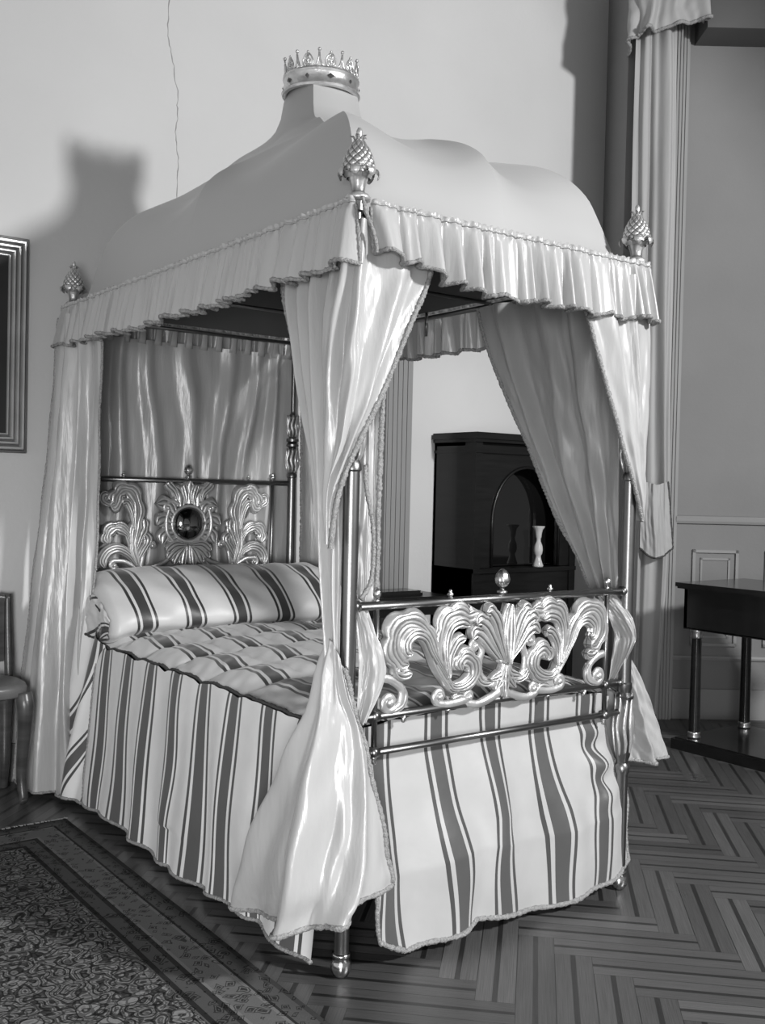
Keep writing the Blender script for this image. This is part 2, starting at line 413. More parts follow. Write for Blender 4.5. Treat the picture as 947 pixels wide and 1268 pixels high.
# fluted pilaster casing next to the curtain
prof = [(-.372, 0)]
for k in range(5):
    s = -.372+k*.019
    prof += [(s, .05), (s+.013, .05), (s+.015, .043), (s+.018, .043)]
prof += [(-.277, .05), (-.265, .05), (-.262, .02), (-.250, .02), (-.250, 0)]
fprofile('trim_3', 0, 0, prof, M['trim'], 'fluted window casing beside the hanging curtain', 'trim', vertical=True, zz=(0, 4.3))
# wainscot panels with moulded frames
pan = []
for (sa, sb, za, zb) in ((-.145, .137, .45, 1.04), (.30, .80, .45, 1.04)):
    b = MB()
    for ins, w_, d_ in ((0, .018, .014), (.05, .012, .008)):
        a0, a1, c0, c1 = sa+ins, sb-ins, za+ins, zb-ins
        for (q0, q1, r0, r1) in ((a0, a1, c1-w_, c1), (a0, a1, c0, c0+w_), (a0, a0+w_, c0, c1), (a1-w_, a1, c0, c1)):
            P = [rw(q0, 0), rw(q1, 0), rw(q1, d_), rw(q0, d_)]
            v = [(x, y, r0) for x, y in P]+[(x, y, r1) for x, y in P]
            b.add(v, [(0,3,2,1),(4,5,6,7),(0,1,5,4),(1,2,6,5),(2,3,7,6),(3,0,4,7)])
    b.build('wainscot_panel', M['trim'], wr, False)
fprofile('trim_4', -.248, 3.2, [(0, .36), (.012, .362), (.018, .375), (.012, .388), (0, .39)], M['trim'], 'lower moulding line of the panelled right wall', 'trim')
# head wall casing seen through the bed, right of the headboard
b = MB()
for k in range(5): b.box((1.87+k*.034, YW-.05, 0), (1.895+k*.034, YW, 3.1))
b.box((1.86, YW-.044, 0), (2.045, YW, 3.1)); o = b.build('trim_5', M['trim'], None, False); tag(o, 'fluted door casing on the head wall beyond the bed', 'trim', kind='structure')
b = MB(); b.box((2.055, YW-.02, 0), (2.29, YW, 3.1)); b.box((1.84, YW-.06, 3.1), (2.31, YW, 3.16)); b.box((1.85, YW-.05, 3.16), (2.30, YW, 3.2)); o = b.build('trim_6', M['wall'], None, False); tag(o, 'flat pale strip between fluted casing and dark cabinet', 'trim', kind='structure')
b = MB(); b.box((-2.9, YW-.018, 0), (1.86, YW, .17)); o = b.build('baseboard_head', M['base_grey'], None, False); tag(o, 'grey baseboard along the head wall', 'baseboard', kind='structure')

# ------------------------------------------------------------------ rug
def make_rug():
    nx, ny = 40, 70; xs = np.linspace(RX0, RX1, nx); ys = np.linspace(RY0, RY1, ny)
    X, Y = np.meshgrid(xs, ys); Z = .008+.0015*wob(X*3, Y*3, 5)
    V = np.stack([X, Y, Z], 2).reshape(-1, 3)
    root = empty('rug', (-1.1, 0, 0), 'large patterned oriental rug with striped border beside the bed', 'rug')
    bm_v = list(map(tuple, V)); F = grid_faces(ny, nx)
    # skirt so it has thickness
    ring = [i for i in range(nx)]+[j*nx+nx-1 for j in range(1, ny)]+[(ny-1)*nx+i for i in range(nx-2, -1, -1)]+[j*nx for j in range(ny-2, 0, -1)]
    n0 = len(bm_v)
    for i in ring: bm_v.append((bm_v[i][0], bm_v[i][1], .0005))
    m = len(ring); F += [(ring[i], ring[(i+1) % m], n0+(i+1) % m, n0+i) for i in range(m)]
    link('pile', bm_v, F, M['rug'], root)
    fb = MB()
    for i in range(150):
        x = RX0+(RX1-RX0)*i/149
        for _ in (0, 1):
            xx = x+random.uniform(-.006, .006); e = random.uniform(.02, .035)
            fb.tube([(xx, RY1-.004, .009), (xx+random.uniform(-.006, .006), RY1+e*.5, .006), (xx+random.uniform(-.01, .01), RY1+e, .0025)], .0022, 5)
    fb.build('fringe', basic('rug_fringe', .32, .9), root)
make_rug()

# ------------------------------------------------------------------ the bed
bed = empty('canopy_bed', (W/2, L/2, 0), 'brass four-poster canopy bed with domed silk roof and crown on top', 'bed')
def fins(n, d, z0, z1):
    def f(a, h, i): return 1+d*math.cos(n*a) if z0 <= h <= z1 else 1
    return f
def knop(z0, h, r0, r1):
    """leafy vase swelling from z0 up to z0+h"""
    return [(r0, z0), (r0*1.15, z0+.06*h), (r1*.95, z0+.30*h), (r1, z0+.42*h), (r1*.92, z0+.62*h), (r0*1.25, z0+.85*h), (r0*1.5, z0+.94*h), (r0*1.1, z0+h)]
def make_post(x, y):
    prof = [(.021, .05), (.0215, .40), (.026, .41), (.026, .43), (.020, .44)] + knop(.45, .235, .021, .031) + [(.027, .70), (.027, .715), (.0225, .72),
            (.0225, 1.41), (.027, 1.415), (.027, 1.43)] + knop(1.435, .135, .016, .029)[1:] + [(.033, 1.575), (.033, 1.585), (.022, 1.592), (.033, 1.60), (.033, 1.612)] + \
           [(.020, 1.618)] + knop(1.62, .12, .014, .026)[1:] + [(.013, 1.745), (.0125, 2.12), (.022, 2.125), (.022, 2.15)]
    def mod(a, h, i):
        m = 1
        for z0, z1 in ((.455, .68), (1.44, 1.565), (1.625, 1.735)):
            if z0 < h < z1: m *= 1+.16*abs(math.cos(3*a))-.06
        return m
    # finer sampling so the leaf relief reads
    P = []
    for (r0, h0), (r1, h1) in zip(prof[:-1], prof[1:]):
        k = max(1, int((h1-h0)/.012)) if (h1 < .7 and h0 > .44) or (1.43 < h0 < 1.75) else 1
        for j in range(k): P.append((r0+(r1-r0)*j/k, h0+(h1-h0)*j/k))
    P.append(prof[-1])
    p = MB().lathe((x, y, 0), P, 24, mod).build('bed_post', M['post'], bed, True, .6)
    for z0, z1, r in ((.455, .68, .030), (1.44, 1.565, .029), (1.625, 1.735, .026)):
        kb = MB()
        for k in range(8):
            a = 2*PI*k/8+.2; pts = []
            for t in np.linspace(0, 1, 9):
                rr = .019+(r-.014)*math.sin(PI*min(1, t*1.05))**.7*(.8 if t < .8 else 1)+(.010*max(0, t-.8)*5)
                pts.append((x+rr*math.cos(a+.15*math.sin(t*9)), y+rr*math.sin(a+.15*math.sin(t*9)), z0+(z1-z0)*t))
            kb.tube(pts, [.003+.006*math.sin(PI*t) for t in np.linspace(0, 1, 9)], 6, .6)
        kb.lathe((x, y, 0), [(.016, z0+.01), (.019, z1-.01)], 12); kb.build('leaf_knop', M['gilt_soft'], p)
    MB().lathe((x, y, 0), [(.006, 0), (.020, .004), (.0285, .018), (.030, .03), (.027, .045), (.020, .056), (.026, .058), (.026, .068), (.02, .07)], 24).build('ball_foot', M['steel_ball'], p)
    # pineapple finial on the canopy corner
    z = H
    f = MB()
    f.lathe((x, y, z), [(.015, 0), (.034, .004), (.036, .012), (.030, .02), (.020, .024), (.018, .03), (.020, .045), (.028, .068), (.038, .080), (.03, .086), (.01, .088)], 30,
            lambda a, h, i: 1+(.10*abs(math.cos(4*a))-.05 if .03 < h < .085 else 0))
    # diamond scaled body
    v = []; ns, nt_ = 132, 72
    for j in range(nt_+1):
        t = j/nt_; h = .074+.098*t
        r = .0455*math.sin(PI*(.40+.545*t))**.75*(1-.12*t)
        for k in range(ns):
            a = 2*PI*k/ns
            p1 = 11*a/(2*PI)+4.2*t; p2 = 11*a/(2*PI)-4.2*t
            q = abs(math.sin(PI*p1))*abs(math.sin(PI*p2))
            rr = r*(1+.12*(q**.5)-.05)
            v.append((x+rr*math.cos(a), y+rr*math.sin(a), z+h))
    fc = [(j*ns+k, j*ns+(k+1) % ns, (j+1)*ns+(k+1) % ns, (j+1)*ns+k) for j in range(nt_) for k in range(ns)]
    fc.append(tuple(nt_*ns+k for k in range(ns))); f.add(v, fc)
    def petal(a, prof_, w, th=.003):
        P = cr(prof_, 12); vv = []
        for i, (r, h) in enumerate(P):
            ww = w*math.sin(PI*min(.98, .25+.72*i/11))**.6
            for s_ in (-1, -.5, 0, .5, 1):
                px = r*1.0-.004*abs(s_); o = s_*ww
                vv.append((x+px*math.cos(a)-o*math.sin(a), y+px*math.sin(a)+o*math.cos(a), z+h))
        f.add(vv, grid_faces(12, 5)); f.add([(p_[0], p_[1], p_[2]-th) for p_ in vv], grid_faces(12, 5))
    for k in range(7):
        petal(2*PI*k/7+.35, [(.034, .066), (.043, .082), (.054, .087), (.060, .078), (.056, .066)], .017)
    for k in range(5):
        petal(2*PI*k/5, [(.012, .166), (.018, .178), (.027, .180)], .006, .002)
    f.lathe((x, y, z), [(.014, .165), (.010, .172), (.0065, .178), (.009, .186), (.009, .194), (.005, .202), (.001, .204)], 14)
    f.build('pineapple_finial', M['gilt_soft'], p)
    return p
for px_, py_ in ((0, 0), (W, 0), (0, L), (W, L)): make_post(px_, py_)

# frame under the canopy
b = MB()
for a, c in (((0, 0), (W, 0)), ((W, 0), (W, L)), ((W, L), (0, L)), ((0, L), (0, 0))):
    b.rod((a[0], a[1], 2.105), (c[0], c[1], 2.105), .011, 10)
for k in (.33, .67): b.rod((0, L*k, 2.115), (W, L*k, 2.115), .008, 8)
b.rod((W-.03, 1.10, 2.12), (W-.03, 1.10, 2.02), .006, 8)
b.build('canopy_frame', M['post'], bed)
b = MB(); b.rod((.03, .30, .50), (.03, L-.05, .50), .018); b.rod((W-.03, .30, .50), (W-.03, L-.05, .50), .018)
b.box((.07, .10, .47), (W-.07, L-.08, .60)); b.build('bed_base', M['post'], bed)

# domed canopy: high along the four corner ribs, pulled in along a seam in the middle of each side
def make_canopy():
    kc = [(0, 2.135), (.03, 2.16), (.05, 2.19), (.07, 2.24), (.1, 2.31), (.135, 2.38), (.185, 2.445), (.24, 2.490), (.30, 2.522), (.38, 2.542), (.5, 2.568), (.6, 2.602), (.7, 2.642), (.8, 2.695), (.88, 2.725), (.93, 2.75), (.965, 2.785), (.985, 2.84), (1, 2.93)]
    km = [(0, 2.135), (.03, 2.24), (.06, 2.325), (.10, 2.395), (.145, 2.445), (.24, 2.500), (.38, 2.548), (.5, 2.578), (.6, 2.606), (.7, 2.638), (.8, 2.675), (.88, 2.712), (.93, 2.745), (.965, 2.785), (.985, 2.84), (1, 2.93)]
    kb = kc
    nk = 60; ks = np.linspace(0, 1, nk)**1.25
    def prof(t): a = np.array(t); return crt(a[:, 0], a[:, 1], ks)
    zc, zb, zm = prof(kc), prof(kb), prof(km)
    cx, cy = W/2, L/2; hx, hy = W/2-.012, L/2-.012; rn = .132
    cor = [(-1, -1), (1, -1), (1, 1), (-1, 1)]; cols = []; seams = []
    ns = 44
    for q in range(4):
        a, c = cor[q], cor[(q+1) % 4]
        for i in range(ns):
            t = i/ns; u = 1-abs(2*t-1)                    # 0 corner .. 1 mid
            ex, ey = a[0]+(c[0]-a[0])*t, a[1]+(c[1]-a[1])*t
            P = np.array([cx+ex*hx, cy+ey*hy])
            # neck outline: rounded square following the same corner directions
            dn = np.array([ex*hx/ math.hypot(hx, hy)*1.25, ey*hy/math.hypot(hx, hy)*1.0]); sq = np.array([ex, ey])*rn*.80
            ang = math.atan2(ey, ex); ci = np.array([math.cos(ang), math.sin(ang)])*rn
            Nn = np.array([cx, cy])+sq*.5+ci*.5
            z = zc*(1-u)+zm*u-.062*(6.75*u*u*(1-u))*np.sin(PI*np.clip(ks*1.7, 0, 1)**.8)
            col = []
            for k, kk in enumerate(ks):
                xy = P+(Nn-P)*kk
                # rib corners are pulled slightly inwards low down
                sag = .02*max(0, 1-u/.22)**1.5*math.sin(PI*min(1, kk*7))*(kk < .143)
                xy = xy+(np.array([cx, cy])-P)*sag*.3
                col.append((xy[0], xy[1], z[k]))
            cols.append(col)
    n = len(cols); V = [p for c_ in cols for p in c_]
    F = [(i*nk+k, ((i+1) % n)*nk+k, ((i+1) % n)*nk+k+1, i*nk+k+1) for i in range(n) for k in range(nk-1)]
    o = link('canopy_roof', V, F, M['canopy'], bed)
    # sharp creases along ribs and seams
    me = o.data; sh = me.attributes.new('sharp_edge', 'BOOLEAN', 'EDGE') if 'sharp_edge' not in me.attributes else me.attributes['sharp_edge']
    ref = set()
    for i in range(0, n, ns//2):
        c0 = Vector(cols[i][0])
        for k in range(nk): ref.add(tuple(round(t, 4) for t in cols[i][k]))
    keep = [tuple(round(t, 4) for t in v_.co) in ref for v_ in me.vertices]
    for e in me.edges:
        p, q = e.vertices
        if keep[p] and keep[q] and abs(me.vertices[p].co.z-me.vertices[q].co.z) > 1e-5: sh.data[e.index].value = True
    # inner dark lining
    C0 = np.array([cx, cy, 0])
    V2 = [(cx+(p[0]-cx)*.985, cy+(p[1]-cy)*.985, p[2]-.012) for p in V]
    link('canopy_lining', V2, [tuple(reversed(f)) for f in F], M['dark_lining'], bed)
    return cols
make_canopy()

# crown
def make_crown():
    cx, cy, z0 = W/2, L/2, 2.892; r = .145
    b = MB(); prof = []
    for (rr, h) in [(r-.012, .004), (r-.006, 0), (r+.006, .002), (r+.010, .010), (r+.004, .017), (r, .022), (r, .055), (r+.003, .06), (r+.006, .066), (r+.002, .073), (r-.006, .074), (r-.008, .068), (r-.009, .01)]: prof.append((rr, h))
    n = len(prof); seg = 72; v = []; f = []
    for i, (rr, h) in enumerate(prof):
        for k in range(seg): a = 2*PI*k/seg; v.append((cx+rr*math.cos(a), cy+rr*math.sin(a), z0+h))
    for i in range(n):
        for k in range(seg): f.append((i*seg+k, i*seg+(k+1) % seg, ((i+1) % n)*seg+(k+1) % seg, ((i+1) % n)*seg+k))
    b.add(v, f); c = b.build('crown', M['gold_crown'], bed, True, .7)
    for k in range(10):
        jw = MB()
        a0 = 2*PI*(k+.5)/10-2.2; big = k % 2 == 0
        p = lambda da, h, d=.003: (cx+(r+d)*math.cos(a0+da), cy+(r+d)*math.sin(a0+da), z0+h)
        w = .10 if big else .05; hh = .010 if big else .009
        jw.add([p(-w, .038), p(0, .038-hh), p(w, .038), p(0, .038+hh), p(0, .038, .008)], [(0, 1, 4), (1, 2, 4), (2, 3, 4), (3, 0, 4), (0, 3, 2, 1)])
        jw.build('jewel', M['jewel'], c, False)
    for k in range(10):
        a0 = 2*PI*k/10-2.2
        s = MB(); R_ = lambda t, h, d=0: (cx+(r-.002+d)*math.cos(a0+t), cy+(r-.002+d)*math.sin(a0+t), z0+.072+h)
        for sg in (-1, 1): s.tube([R_(sg*.14, 0), R_(sg*.06, .010), R_(sg*.02, .028), R_(0, .056, .004)], [.0045, .004, .0035, .003], 6)
        s.sphere(R_(0, .062, .004), .0068, 10); s.build('spike', M['gold_crown'], c)
        a0 += PI/10
        s = MB()
        for sg in (-1, 1):
            s.tube([R_(sg*.03, 0), R_(sg*.13, .008), R_(sg*.15, .024), R_(sg*.09, .040), R_(sg*.03, .050)], .003, 6)
            s.tube([R_(sg*.02, .004), R_(sg*.08, .014), R_(sg*.08, .026), R_(sg*.02, .030), R_(sg*.05, .020)], .0026, 6)
            s.tube([R_(0, .03), R_(sg*.05, .036), R_(sg*.03, .046), R_(0, .052)], .0026, 6)
        s.tube([R_(0, 0), R_(0, .03), R_(0, .056)], [.004, .003, .0025], 6); s.sphere(R_(0, .015), .006, 8); s.sphere(R_(0, .056), .005, 8)
        s.build('leaf_ornament', M['gold_crown'], c)
make_crown()

# ruffled valances
def valance(A, B, out, hem, nf, seed, splay=(0, 0), hz=.0, top=2.150):
    """A->B plan ends, out = outward normal; hem(t) = hem height"""
    A = np.array(A, float); B = np.array(B, float); out = np.array(out, float); Ln = np.linalg.norm(B-A)
    nu = int(Ln*260); nv = 22; r = np.random.RandomState(seed)
    edges = np.cumsum(np.r_[0, r.uniform(.4, 1.8, nf)]); edges /= edges[-1]
    u = np.linspace(0, 1, nu); idx = np.clip(np.searchsorted(edges, u, 'right')-1, 0, nf-1)
    ph = (u-edges[idx])/(edges[idx+1]-edges[idx])
    ampf = r.uniform(.5, 1.15, nf)[idx]
    shape = (np.abs(np.sin(PI*ph))**.7-.5)*ampf+.12*np.sin(PI*ph*3+idx)           # scalloped gathers with sharp valleys
    hemz = np.array([hem(t) for t in u]) + .006*np.sin(2*PI*np.cumsum(r.uniform(.0, .05, nu))) + .006*shape
    G = np.zeros((nv, nu, 3))
    for j in range(nv):
        t = j/(nv-1)
        amp = .008+.050*t**.65
        o = .018+.018*t + amp*shape + (.004*np.sin(ph*2*PI*3) if j < 3 else 0)
        z = top+(hemz-top)*t
        if j == 0: z = z+.004+.003*np.sin(u*nf*2*PI*2.3); o = o+.003
        if j == 1: o = o-.004
        sh = np.zeros(nu)+ (np.exp(-u*Ln/.08)*-splay[0]+np.exp(-(1-u)*Ln/.08)*splay[1])*t
        P = A+(B-A)*u[:, None]+out*o[:, None]+((B-A)/Ln)*sh[:, None]
        G[j, :, :2] = P; G[j, :, 2] = z
    o_ = link('valance', G.reshape(-1, 3), grid_faces(nv, nu), M['silk'], bed)
    fringe(G[-1], o_, .0065); fringe(G[1]+np.r_[out*.004, 0], o_, .003, M['silk_in'], 'gathering_cord')
    fringe(G[2:, 0], o_, .0055); fringe(G[2:, -1], o_, .0055)
    return o_
valance((-.020, -.030), (-.020, L+.05), (-1, 0), lambda t: 1.972-.02*math.sin(t*PI)-.005*math.sin(t*23), 33, 3, (.025, .04))
valance((.022, -.020), (W+.03, -.020), (0, -1), lambda t: 2.015-.07*min(1, t*3.2)+.045*max(0, t-.75)+.012*math.exp(-((t-.12)/.03)**2), 19, 4, (-.02, .02))
valance((W+.035, 0), (W+.035, L+.03), (1, 0), lambda t: 1.955, 33, 5)
valance((.0, L+.085), (W, L+.085), (0, 1), lambda t: 1.95, 24, 6)
# hanging cord at the near corner
P = cr([(-.016, -.045, 2.152), (-.016, -.062, 2.11), (.002, -.066, 2.07), (.02, -.062, 2.03), (.026, -.058, 2.005)], 20)
fringe(P, bed, .006, M['fringe'], 'corner_cord')

# ------------------------------------------------------------------ ornament kit for the castings (x,z plane at depth y)
def leaf(b, spine, width, y=0, th=.016, ridges=5, lobes=0, n=46, m=17, tip=.12, base=.35, lobe_d=.28, curl=0, side=0):
    """tapered acanthus ribbon with longitudinal ribs and lobed edges"""
    P = cr(spine, n); T = np.gradient(P, axis=0); T /= np.linalg.norm(T, axis=1, keepdims=True)+1e-9
    Nn = np.stack([-T[:, 1], T[:, 0]], 1); s = np.linspace(0, 1, n); q = np.linspace(-1, 1, m)
    w = width*np.minimum(1, base+(1-base)*np.sin(np.minimum(s*1.5, 1)*PI/2))*np.clip(((1-s)/tip), 0, 1)**.5
    w = np.maximum(w, .0015)
    F_, Bk = [], []
    for i in range(n):
        lb = 1-(lobe_d*(1-abs(math.sin(PI*lobes*s[i]))**.7) if lobes else 0)
        for k in range(m):
            e = q[k]; ww = w[i]*(lb if (side == 0 or e*side > 0) else 1)
            x, z = P[i]+Nn[i]*ww*e
            rel = (1-abs(e)**2.6)**.5*(.60+.40*abs(math.cos(PI*ridges*.5*e))**.8)+.30*abs(e)*(1-abs(e))
            F_.append((x, y-th*rel-.002-curl*s[i]**2, z)); Bk.append((x, y+th*.55*(1-abs(e)**3)+.001-curl*s[i]**2, z))
    fc = grid_faces(n, m); b.add(F_, fc); b.add(Bk, [tuple(reversed(f)) for f in fc])
def scroll(b, pts, r0, r1, y=0, turns=0, sgn=1, rs=.02, flat=.75, n=40, ball=0):
    """tapered rounded bar along pts ending in a spiral volute"""
    P = [tuple(p) for p in cr(pts, n)]
    if turns:
        e = np.array(P[-1]); t = np.array(P[-1])-np.array(P[-2]); t /= np.linalg.norm(t)
        nr = np.array([-t[1], t[0]])*sgn; c = e+nr*rs; a0 = math.atan2(*(e-c)[::-1])
        for k in range(1, 40):
            a = a0+sgn*turns*2*PI*k/39; rr = rs*(1-.82*k/39); P.append((c[0]+rr*math.cos(a), c[1]+rr*math.sin(a)))
        ce = c
    m = len(P); rad = [r0+(r1-r0)*i/(m-1) for i in range(m)]; rad[0] *= .5
    b.tube([(p[0], y-.004, p[1]) for p in P], rad, 10, flat)
    if turns: b.sphere((ce[0], y-.008, ce[1]), max(rs*.42, r1*1.3), 12)
    if ball: b.sphere((P[-1][0], y-.006, P[-1][1]), ball, 12)

# ------------------------------------------------------------------ footboard
ftb = MB(); XA, XB = .096, 1.06
ftb.rod((0, 0, 1.034), (W, 0, 1.034), .0125); ftb.rod((XA-.03, 0, .72), (W, 0, .72), .0115); ftb.rod((XA-.02, 0, .617), (W, 0, .617), .0105)
for x in (XA, XB): ftb.rod((x, 0, .605), (x, 0, 1.045), .0085)
for x, z in ((.02, 1.034), (W-.02, 1.034), (XA, .72), (XB, .72), (XA, .617), (XB, .617)): ftb.tube([(x-.012, 0, z), (x+.012, 0, z)], .0165, 14)
for x in (.03, W-.03): ftb.lathe((x, 0, .72), [(.016, -.008), (.016, .008)], 12)
foot = ftb.build('footboard', M['post'], bed)
def acorn(x, y, z, s, parent, name='finial'):
    b = MB(); b.lathe((x, y, z), [(.010*s, 0), (.007*s, .006*s), (.016*s, .010*s), (.016*s, .014*s), (.007*s, .018*s), (.007*s, .026*s), (.014*s, .030*s), (.021*s, .040*s), (.0225*s, .052*s), (.019*s, .066*s), (.011*s, .078*s), (.002*s, .084*s)], 32,
                      lambda a, h, i: 1+(.10*math.cos(8*a+h*90/s) if h > .03*s else 0))
    return b.build(name, M['gilt'], parent)
acorn(.577, 0, 1.042, 1.0, foot, 'acorn_finial')
for x in (XA, XB): acorn(x, 0, 1.042, .5, foot)
def knob(x, y, z, parent, s=1): MB().lathe((x, y, z), [(.006*s, 0), (.005*s, .006*s), (.010*s, .009*s), (.010*s, .013*s), (.004*s, .016*s), (.006*s, .02*s), (.003*s, .026*s)], 14).build('knob', M['gilt'], parent)
for x in (.367, .787): knob(x, 0, 1.044, foot); knob(x, 0, .70, foot, .8)
for x in (XA, XB, .20, .96): MB().lathe((x, 0, 0), [(.004, .582), (.009, .586), (.006, .592), (.010, .600), (.008, .607)] if x in (XA, XB) else [(.004, .69), (.008, .694), (.006, .70), (.009, .712)], 12).build('knob', M['gilt'], foot)

CXF = .580
def foot_side(sgn):
    b = MB(); mx = lambda pts: [(CXF+(x-CXF)*sgn, z) for x, z in pts]
    Lf = lambda sp, w, **k: leaf(b, mx(sp), w, **k)
    Sc = lambda sp, r0, r1, turns=0, s=1, rs=.02, **k: scroll(b, mx(sp), r0, r1, turns=turns, sgn=s*sgn, rs=rs, **k)
    # great outer leaf curling over to the left
    Lf([(.362, .780), (.315, .850), (.285, .925), (.245, .972), (.190, .985), (.150, .955), (.146, .905), (.172, .868), (.196, .862)], .046, lobes=6, ridges=6, th=.026, side=-sgn, tip=.10, lobe_d=.42)
    Lf([(.340, .815), (.290, .885), (.262, .935), (.222, .950), (.190, .930), (.190, .900), (.206, .893)], .024, ridges=4, y=-.012, th=.018)
    Lf([(.18, .875), (.165, .845), (.185, .832), (.212, .836)], .020, ridges=3, th=.018, y=-.004)
    # second leaf rising and curling to the right
    Lf([(.352, .785), (.322, .860), (.318, .930), (.338, .985), (.385, 1.002), (.430, .988), (.466, .998)], .038, lobes=5, ridges=5, th=.024, side=sgn, lobe_d=.4)
    Lf([(.345, .82), (.336, .90), (.352, .955), (.392, .972), (.425, .962)], .020, ridges=3, y=-.012, th=.018)
    Lf([(.35, .81), (.352, .87), (.378, .915), (.41, .925)], .020, ridges=3, y=-.010, th=.018)
    # lower inner curl
    Lf([(.345, .800), (.375, .776), (.420, .780), (.455, .808), (.450, .850), (.416, .868), (.392, .850), (.398, .828)], .034, lobes=5, ridges=5, th=.026, side=-sgn, lobe_d=.4)
    # C scroll joining to the palmette
    Sc([(.560, .770), (.520, .778), (.488, .802), (.482, .845), (.494, .880), (.482, .905)], .015, .008, 1.1, 1, .020)
    # low S scroll
    Sc([(.575, .748), (.530, .728), (.480, .716), (.44, .722)], .016, .009, 1.1, -1, .020)
    Sc([(.435, .735), (.395, .729), (.355, .727), (.325, .732)], .015, .009, 1.15, -1, .022)
    Lf([(.44, .73), (.41, .748), (.375, .742)], .012, ridges=2, th=.012)
    # corner C scroll above the middle rail
    Sc([(.112, .828), (.150, .818), (.186, .790), (.184, .752), (.160, .733)], .013, .012, 1.1, -1, .028)
    Lf([(.19, .80), (.2, .77), (.188, .742), (.155, .728)], .012, ridges=2, th=.012)
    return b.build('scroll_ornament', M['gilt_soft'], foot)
foot_side(1); foot_side(-1)
b = MB()
for sg in (-1, 1):
    for i, sp in enumerate(([(.012, .835), (.052, .880), (.092, .925), (.122, .938), (.142, .920)], [(.010, .838), (.042, .900), (.076, .955), (.108, .975), (.130, .965)], [(.006, .84), (.026, .91), (.046, .968), (.072, 1.000), (.094, .998)])):
        leaf(b, [(CXF+sg*x, z) for x, z in sp], (.028, .030, .028)[i], th=.022+.002*i, ridges=3, base=.25, tip=.22, y=-.003-.004*i, lobes=3, lobe_d=.25, side=sg)
leaf(b, [(CXF, .835), (CXF, .92), (CXF, 1.020)], .034, th=.030, ridges=4, base=.2, tip=.45, y=-.016)
for i, a in enumerate((-50, -25, 0, 25, 50)):
    a = math.radians(a); ln = (.085, .10, .118, .10, .085)[i]
    leaf(b, [(CXF+.008*math.sin(a), .845), (CXF+ln*.5*math.sin(a)*.6, .845-ln*.5), (CXF+ln*math.sin(a), .845-ln*math.cos(a))], .020, th=.020, ridges=3, base=.5, tip=.35, y=-.006)
b.tube([(CXF-.034, -.012, .846), (CXF, -.026, .840), (CXF+.034, -.012, .846)], [.008, .012, .008], 10)
for sg in (-1, 1):
    leaf(b, [(CXF+sg*.015, .80), (CXF+sg*.055, .778), (CXF+sg*.09, .785), (CXF+sg*.108, .81)], .016, th=.015, ridges=3)
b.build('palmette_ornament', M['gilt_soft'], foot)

# ------------------------------------------------------------------ headboard
YH = L
hb = MB(); hb.rod((0, YH, 1.383), (W, YH, 1.383), .0125); hb.rod((0, YH, .93), (W, YH, .93), .011)
for x in (.125, 1.045): hb.rod((x, YH, .70), (x, YH, 1.40), .0085)
hb.lathe((.115, YH-.03, .95), [(.012, 0), (.006, .02), (.006, .10), (.012, .11), (.008, .13), (.014, .15), (.004, .17), (.010, .2), (.003, .25)], 14)
head = hb.build('headboard', M['post'], bed)
acorn(.577, YH, 1.392, .85, head, 'acorn_finial')
for x in (.25, .905): knob(x, YH, 1.394, head)
for x in (.125, 1.045): knob(x, YH, 1.394, head, 1.5)
CXH = .577
def head_side(sgn):
    b = MB(); y = YH; mx = lambda pts: [(CXH+(x-CXH)*sgn, z) for x, z in pts]
    Lf = lambda sp, w, **k: leaf(b, mx(sp), w, y=k.pop('y', YH), **k)
    Sc = lambda sp, r0, r1, turns=0, s=1, rs=.02, **k: scroll(b, mx(sp), r0, r1, y=YH, turns=turns, sgn=s*sgn, rs=rs, **k)
    Lf([(.322, .985), (.296, 1.08), (.308, 1.165), (.318, 1.245), (.290, 1.32), (.245, 1.335), (.214, 1.305), (.205, 1.27), (.18, 1.262)], 0.0528, lobes=7, ridges=6, th=.022, lobe_d=.42)
    Lf([(.21, 1.275), (.18, 1.268), (.150, 1.285), (.152, 1.31), (.175, 1.315)], 0.0185, ridges=2, th=.014)
    Lf([(.30, 1.15), (.285, 1.23), (.262, 1.275), (.24, 1.27)], 0.0211, ridges=3, y=YH-.012, th=.014)
    Lf([(.306, 1.03), (.280, 1.115), (.235, 1.158), (.190, 1.152), (.170, 1.118), (.178, 1.085)], 0.0396, lobes=4, ridges=5, th=.020, lobe_d=.4)
    Lf([(.310, 1.05), (.335, 1.12), (.352, 1.16), (.348, 1.20)], 0.0290, lobes=3, ridges=3, th=.016)
    Lf([(.318, 1.0), (.345, 1.05), (.372, 1.10), (.352, 1.13)], 0.0264, lobes=2, ridges=3, th=.016)
    Lf([(.325, .97), (.285, 1.03), (.230, 1.062), (.180, 1.050), (.152, 1.010), (.160, .975)], 0.0290, ridges=4, th=.018)
    Sc([(.33, .96), (.26, 1.0), (.21, 1.005)], .012, .008, 1.0, 1, .022)
    Sc([(.30, .955), (.335, .97), (.350, 1.02), (.358, 1.06), (.385, 1.085)], .014, .008, .9, -1, .016)
    Sc([(.33, .965), (.40, .975), (.45, .99), (.48, 1.01)], .012, .010)
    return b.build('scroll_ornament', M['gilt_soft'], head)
head_side(1); head_side(-1)
b = MB()
sgn_ = lambda t: (t > .02)-(t < -.02)
